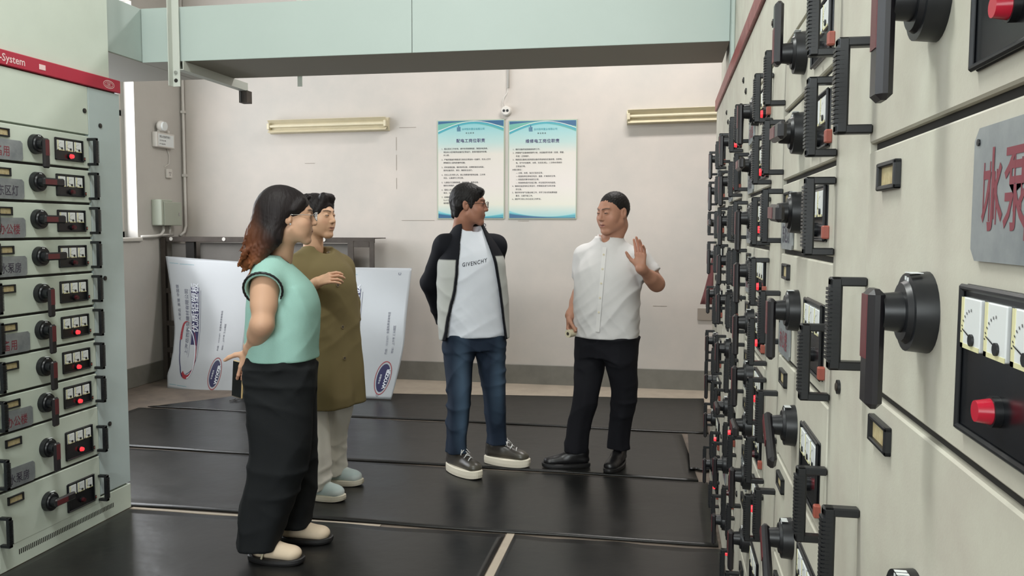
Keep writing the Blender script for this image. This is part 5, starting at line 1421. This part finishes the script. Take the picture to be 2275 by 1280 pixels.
SH = [(.770, .0, .008, .190, .150), (.84, .0, .010, .192, .152), (.95, 0, .015, .190, .158), (1.07, -.006, .014, .190, .154), (1.17, -.012, .006, .186, .142), (1.24, -.012, -.006, .152, .116), (1.28, -.006, -.018, .116, .096), (1.315, 0, -.022, .088, .078), (1.34, .0, -.022, .076, .070)]
S = SDF((-.40, -.24, .74), (.36, .26, 1.46), .0060)
S.loft(SH, k=.005, n=2.2, fold=lambda th, Z, qx, qy: .006*np.sin(5*th+Z*8)*np.clip((1.0-Z)*4, 0, 1))
for sd, sx, f in (('R', 1, .62), ('L', -1, .66)):
    s_, e = J['sh'+sd], J['el'+sd]; q = s_+(e-s_)*f
    S.cap(s_+v3(-sx*.07, 0, .018), s_+v3(0, 0, -.01), .056, .066, k=.04); S.cap(s_+v3(0, 0, -.005), q, .066, .067, k=.025, flat=(0, 1))
S.cap((.0, -.022, 1.365), (0, -.016, 1.46), .061, .075, k=.004, op='s'); S.ell((.0, .034, 1.352), (.040, .050, .045), k=.005, op='s')
S.displace(wrinkle(.0055, [((13, 8, 24), 1), ((-19, 8, 15), .8), ((24, 5, -12), .5)], 1., 41))
S.displace(wrinkle(.0028, [((30, 12, 44), 1), ((-40, 12, 26), .8)], 1., 77))
S.hem(.772)
sh, shme = garment(p, 'shirt', S, M_cloth, (206, 204, 203), (), 1)
# stand collar and sleeve cuffs, button placket with buttons
S = SDF((-.13, -.13, 1.28), (.13, .13, 1.42), .0036)
S.loft([(1.310, 0, -.022, .080, .074), (1.335, 0, -.026, .073, .068), (1.360, 0, -.032, .069, .064)], k=.003); S.loft([(1.29, 0, -.022, .075, .069), (1.335, 0, -.026, .068, .063), (1.40, 0, -.034, .064, .058)], k=.002, op='s')
S.cap((0, .03, 1.300), (0, .09, 1.40), .030, .085, k=.004, op='s')
garment(p, 'collar', S, M_cloth, (224, 222, 220), (), 1)
m = MB(); pts = []
for t in np.linspace(0, 1, 22):
    px, py = 1339-16*t-6*math.sin(t*3.1)*0, 553+188*t
    h, nn = cam_hit(p, shme, px, py); h2, n2 = cam_hit(p, shme, px+9, py+1)
    if h is not None and h2 is not None: pts.append((h, h2))
of = p.D(-.08, -1, 0)*.0062
for _ in range(2): pts = [pts[0]]+[((pts[i-1][0]+pts[i][0]*2+pts[i+1][0])/4, (pts[i-1][1]+pts[i][1]*2+pts[i+1][1])/4) for i in range(1, len(pts)-1)]+[pts[-1]]
pts = [(a_+of, b_+of) for a_, b_ in pts]
for i in range(len(pts)-1): m.add([pts[i][0], pts[i][1], pts[i+1][1], pts[i+1][0]], [(0, 1, 2, 3)], mat('shirt_placket', (212, 210, 208), .8), True)
pk = link('placket', m.mesh('placket'), sh); pk['label'] = 'raised button placket'
for k_ in (.09, .26, .43, .60, .77):
    i = int(k_*(len(pts)-1)); h = (pts[i][0]+pts[i][1])/2; h_, nn = cam_hit(p, shme, 1343-16*k_, 553+188*k_)
    if h_ is None: continue
    m = MB(); m.cyl(tuple(h_+of*.8), tuple(h_+of*1.7), .0055, M_cream, n=12); link('button', m.mesh('button'), sh)
kR, kL = J['kneeR'], J['kneeL']
trousers(p, J, [(.66, 0, .0, .160, .120), (.74, 0, .0, .172, .130), (.82, 0, .005, .172, .135)],
  dict(R=[(.095, aR[0], aR[1]+.012, .066, .068), (.22, (aR[0]*3+kR[0])/4, (aR[1]*3+kR[1])/4+.01, .064, .066), (kR[2], kR[0], kR[1], .072, .076), (.62, .100, .003, .088, .098), (.76, .088, .0, .092, .118)],
       L=[(.105, aL[0], aL[1]+.012, .062, .066), (.22, (aL[0]*3+kL[0])/4, (aL[1]*3+kL[1])/4+.01, .062, .065), (kL[2], kL[0], kL[1], .070, .076), (.62, -.096, .003, .086, .098), (.76, -.088, .0, .092, .118)]),
  (23, 23, 28), 'trousers', seed=22, wr=.009, res=.0062)
shoe(p, 'dress_shoe', aR, p.D(-.96, -.24, 0), .28, .096, (26, 25, 27), M_soleb, M_leather, .022, kind='dress')
shoe(p, 'dress_shoe', aL, p.D(-.25, -.96, 0), .28, .096, (26, 25, 27), M_soleb, M_leather, .022, kind='dress')
# pale roll held in his right hand
pr_ = (HR@np.array([.0, .088, -.030, 1]))[:3]; ww = Matrix.Rotation(p.rz, 4, 'Z') @ Vector(pr_)
ro = thing('held_roll', 'pale cream roll held low in the right hand of the man in white', 'roll', (ww.x+p.x, ww.y+p.y, pr_[2]), p.rz)
m = MB(); m.cyl((-.02, -.045, 0), (.015, .055, -.006), .021, M_cream, .023, n=20); m.obj('paper_roll', ro)
m = MB(); m.cyl((.0145, .0535, -.006), (.0153, .056, -.006), .010, M_steel, n=14); m.obj('roll_core', ro)
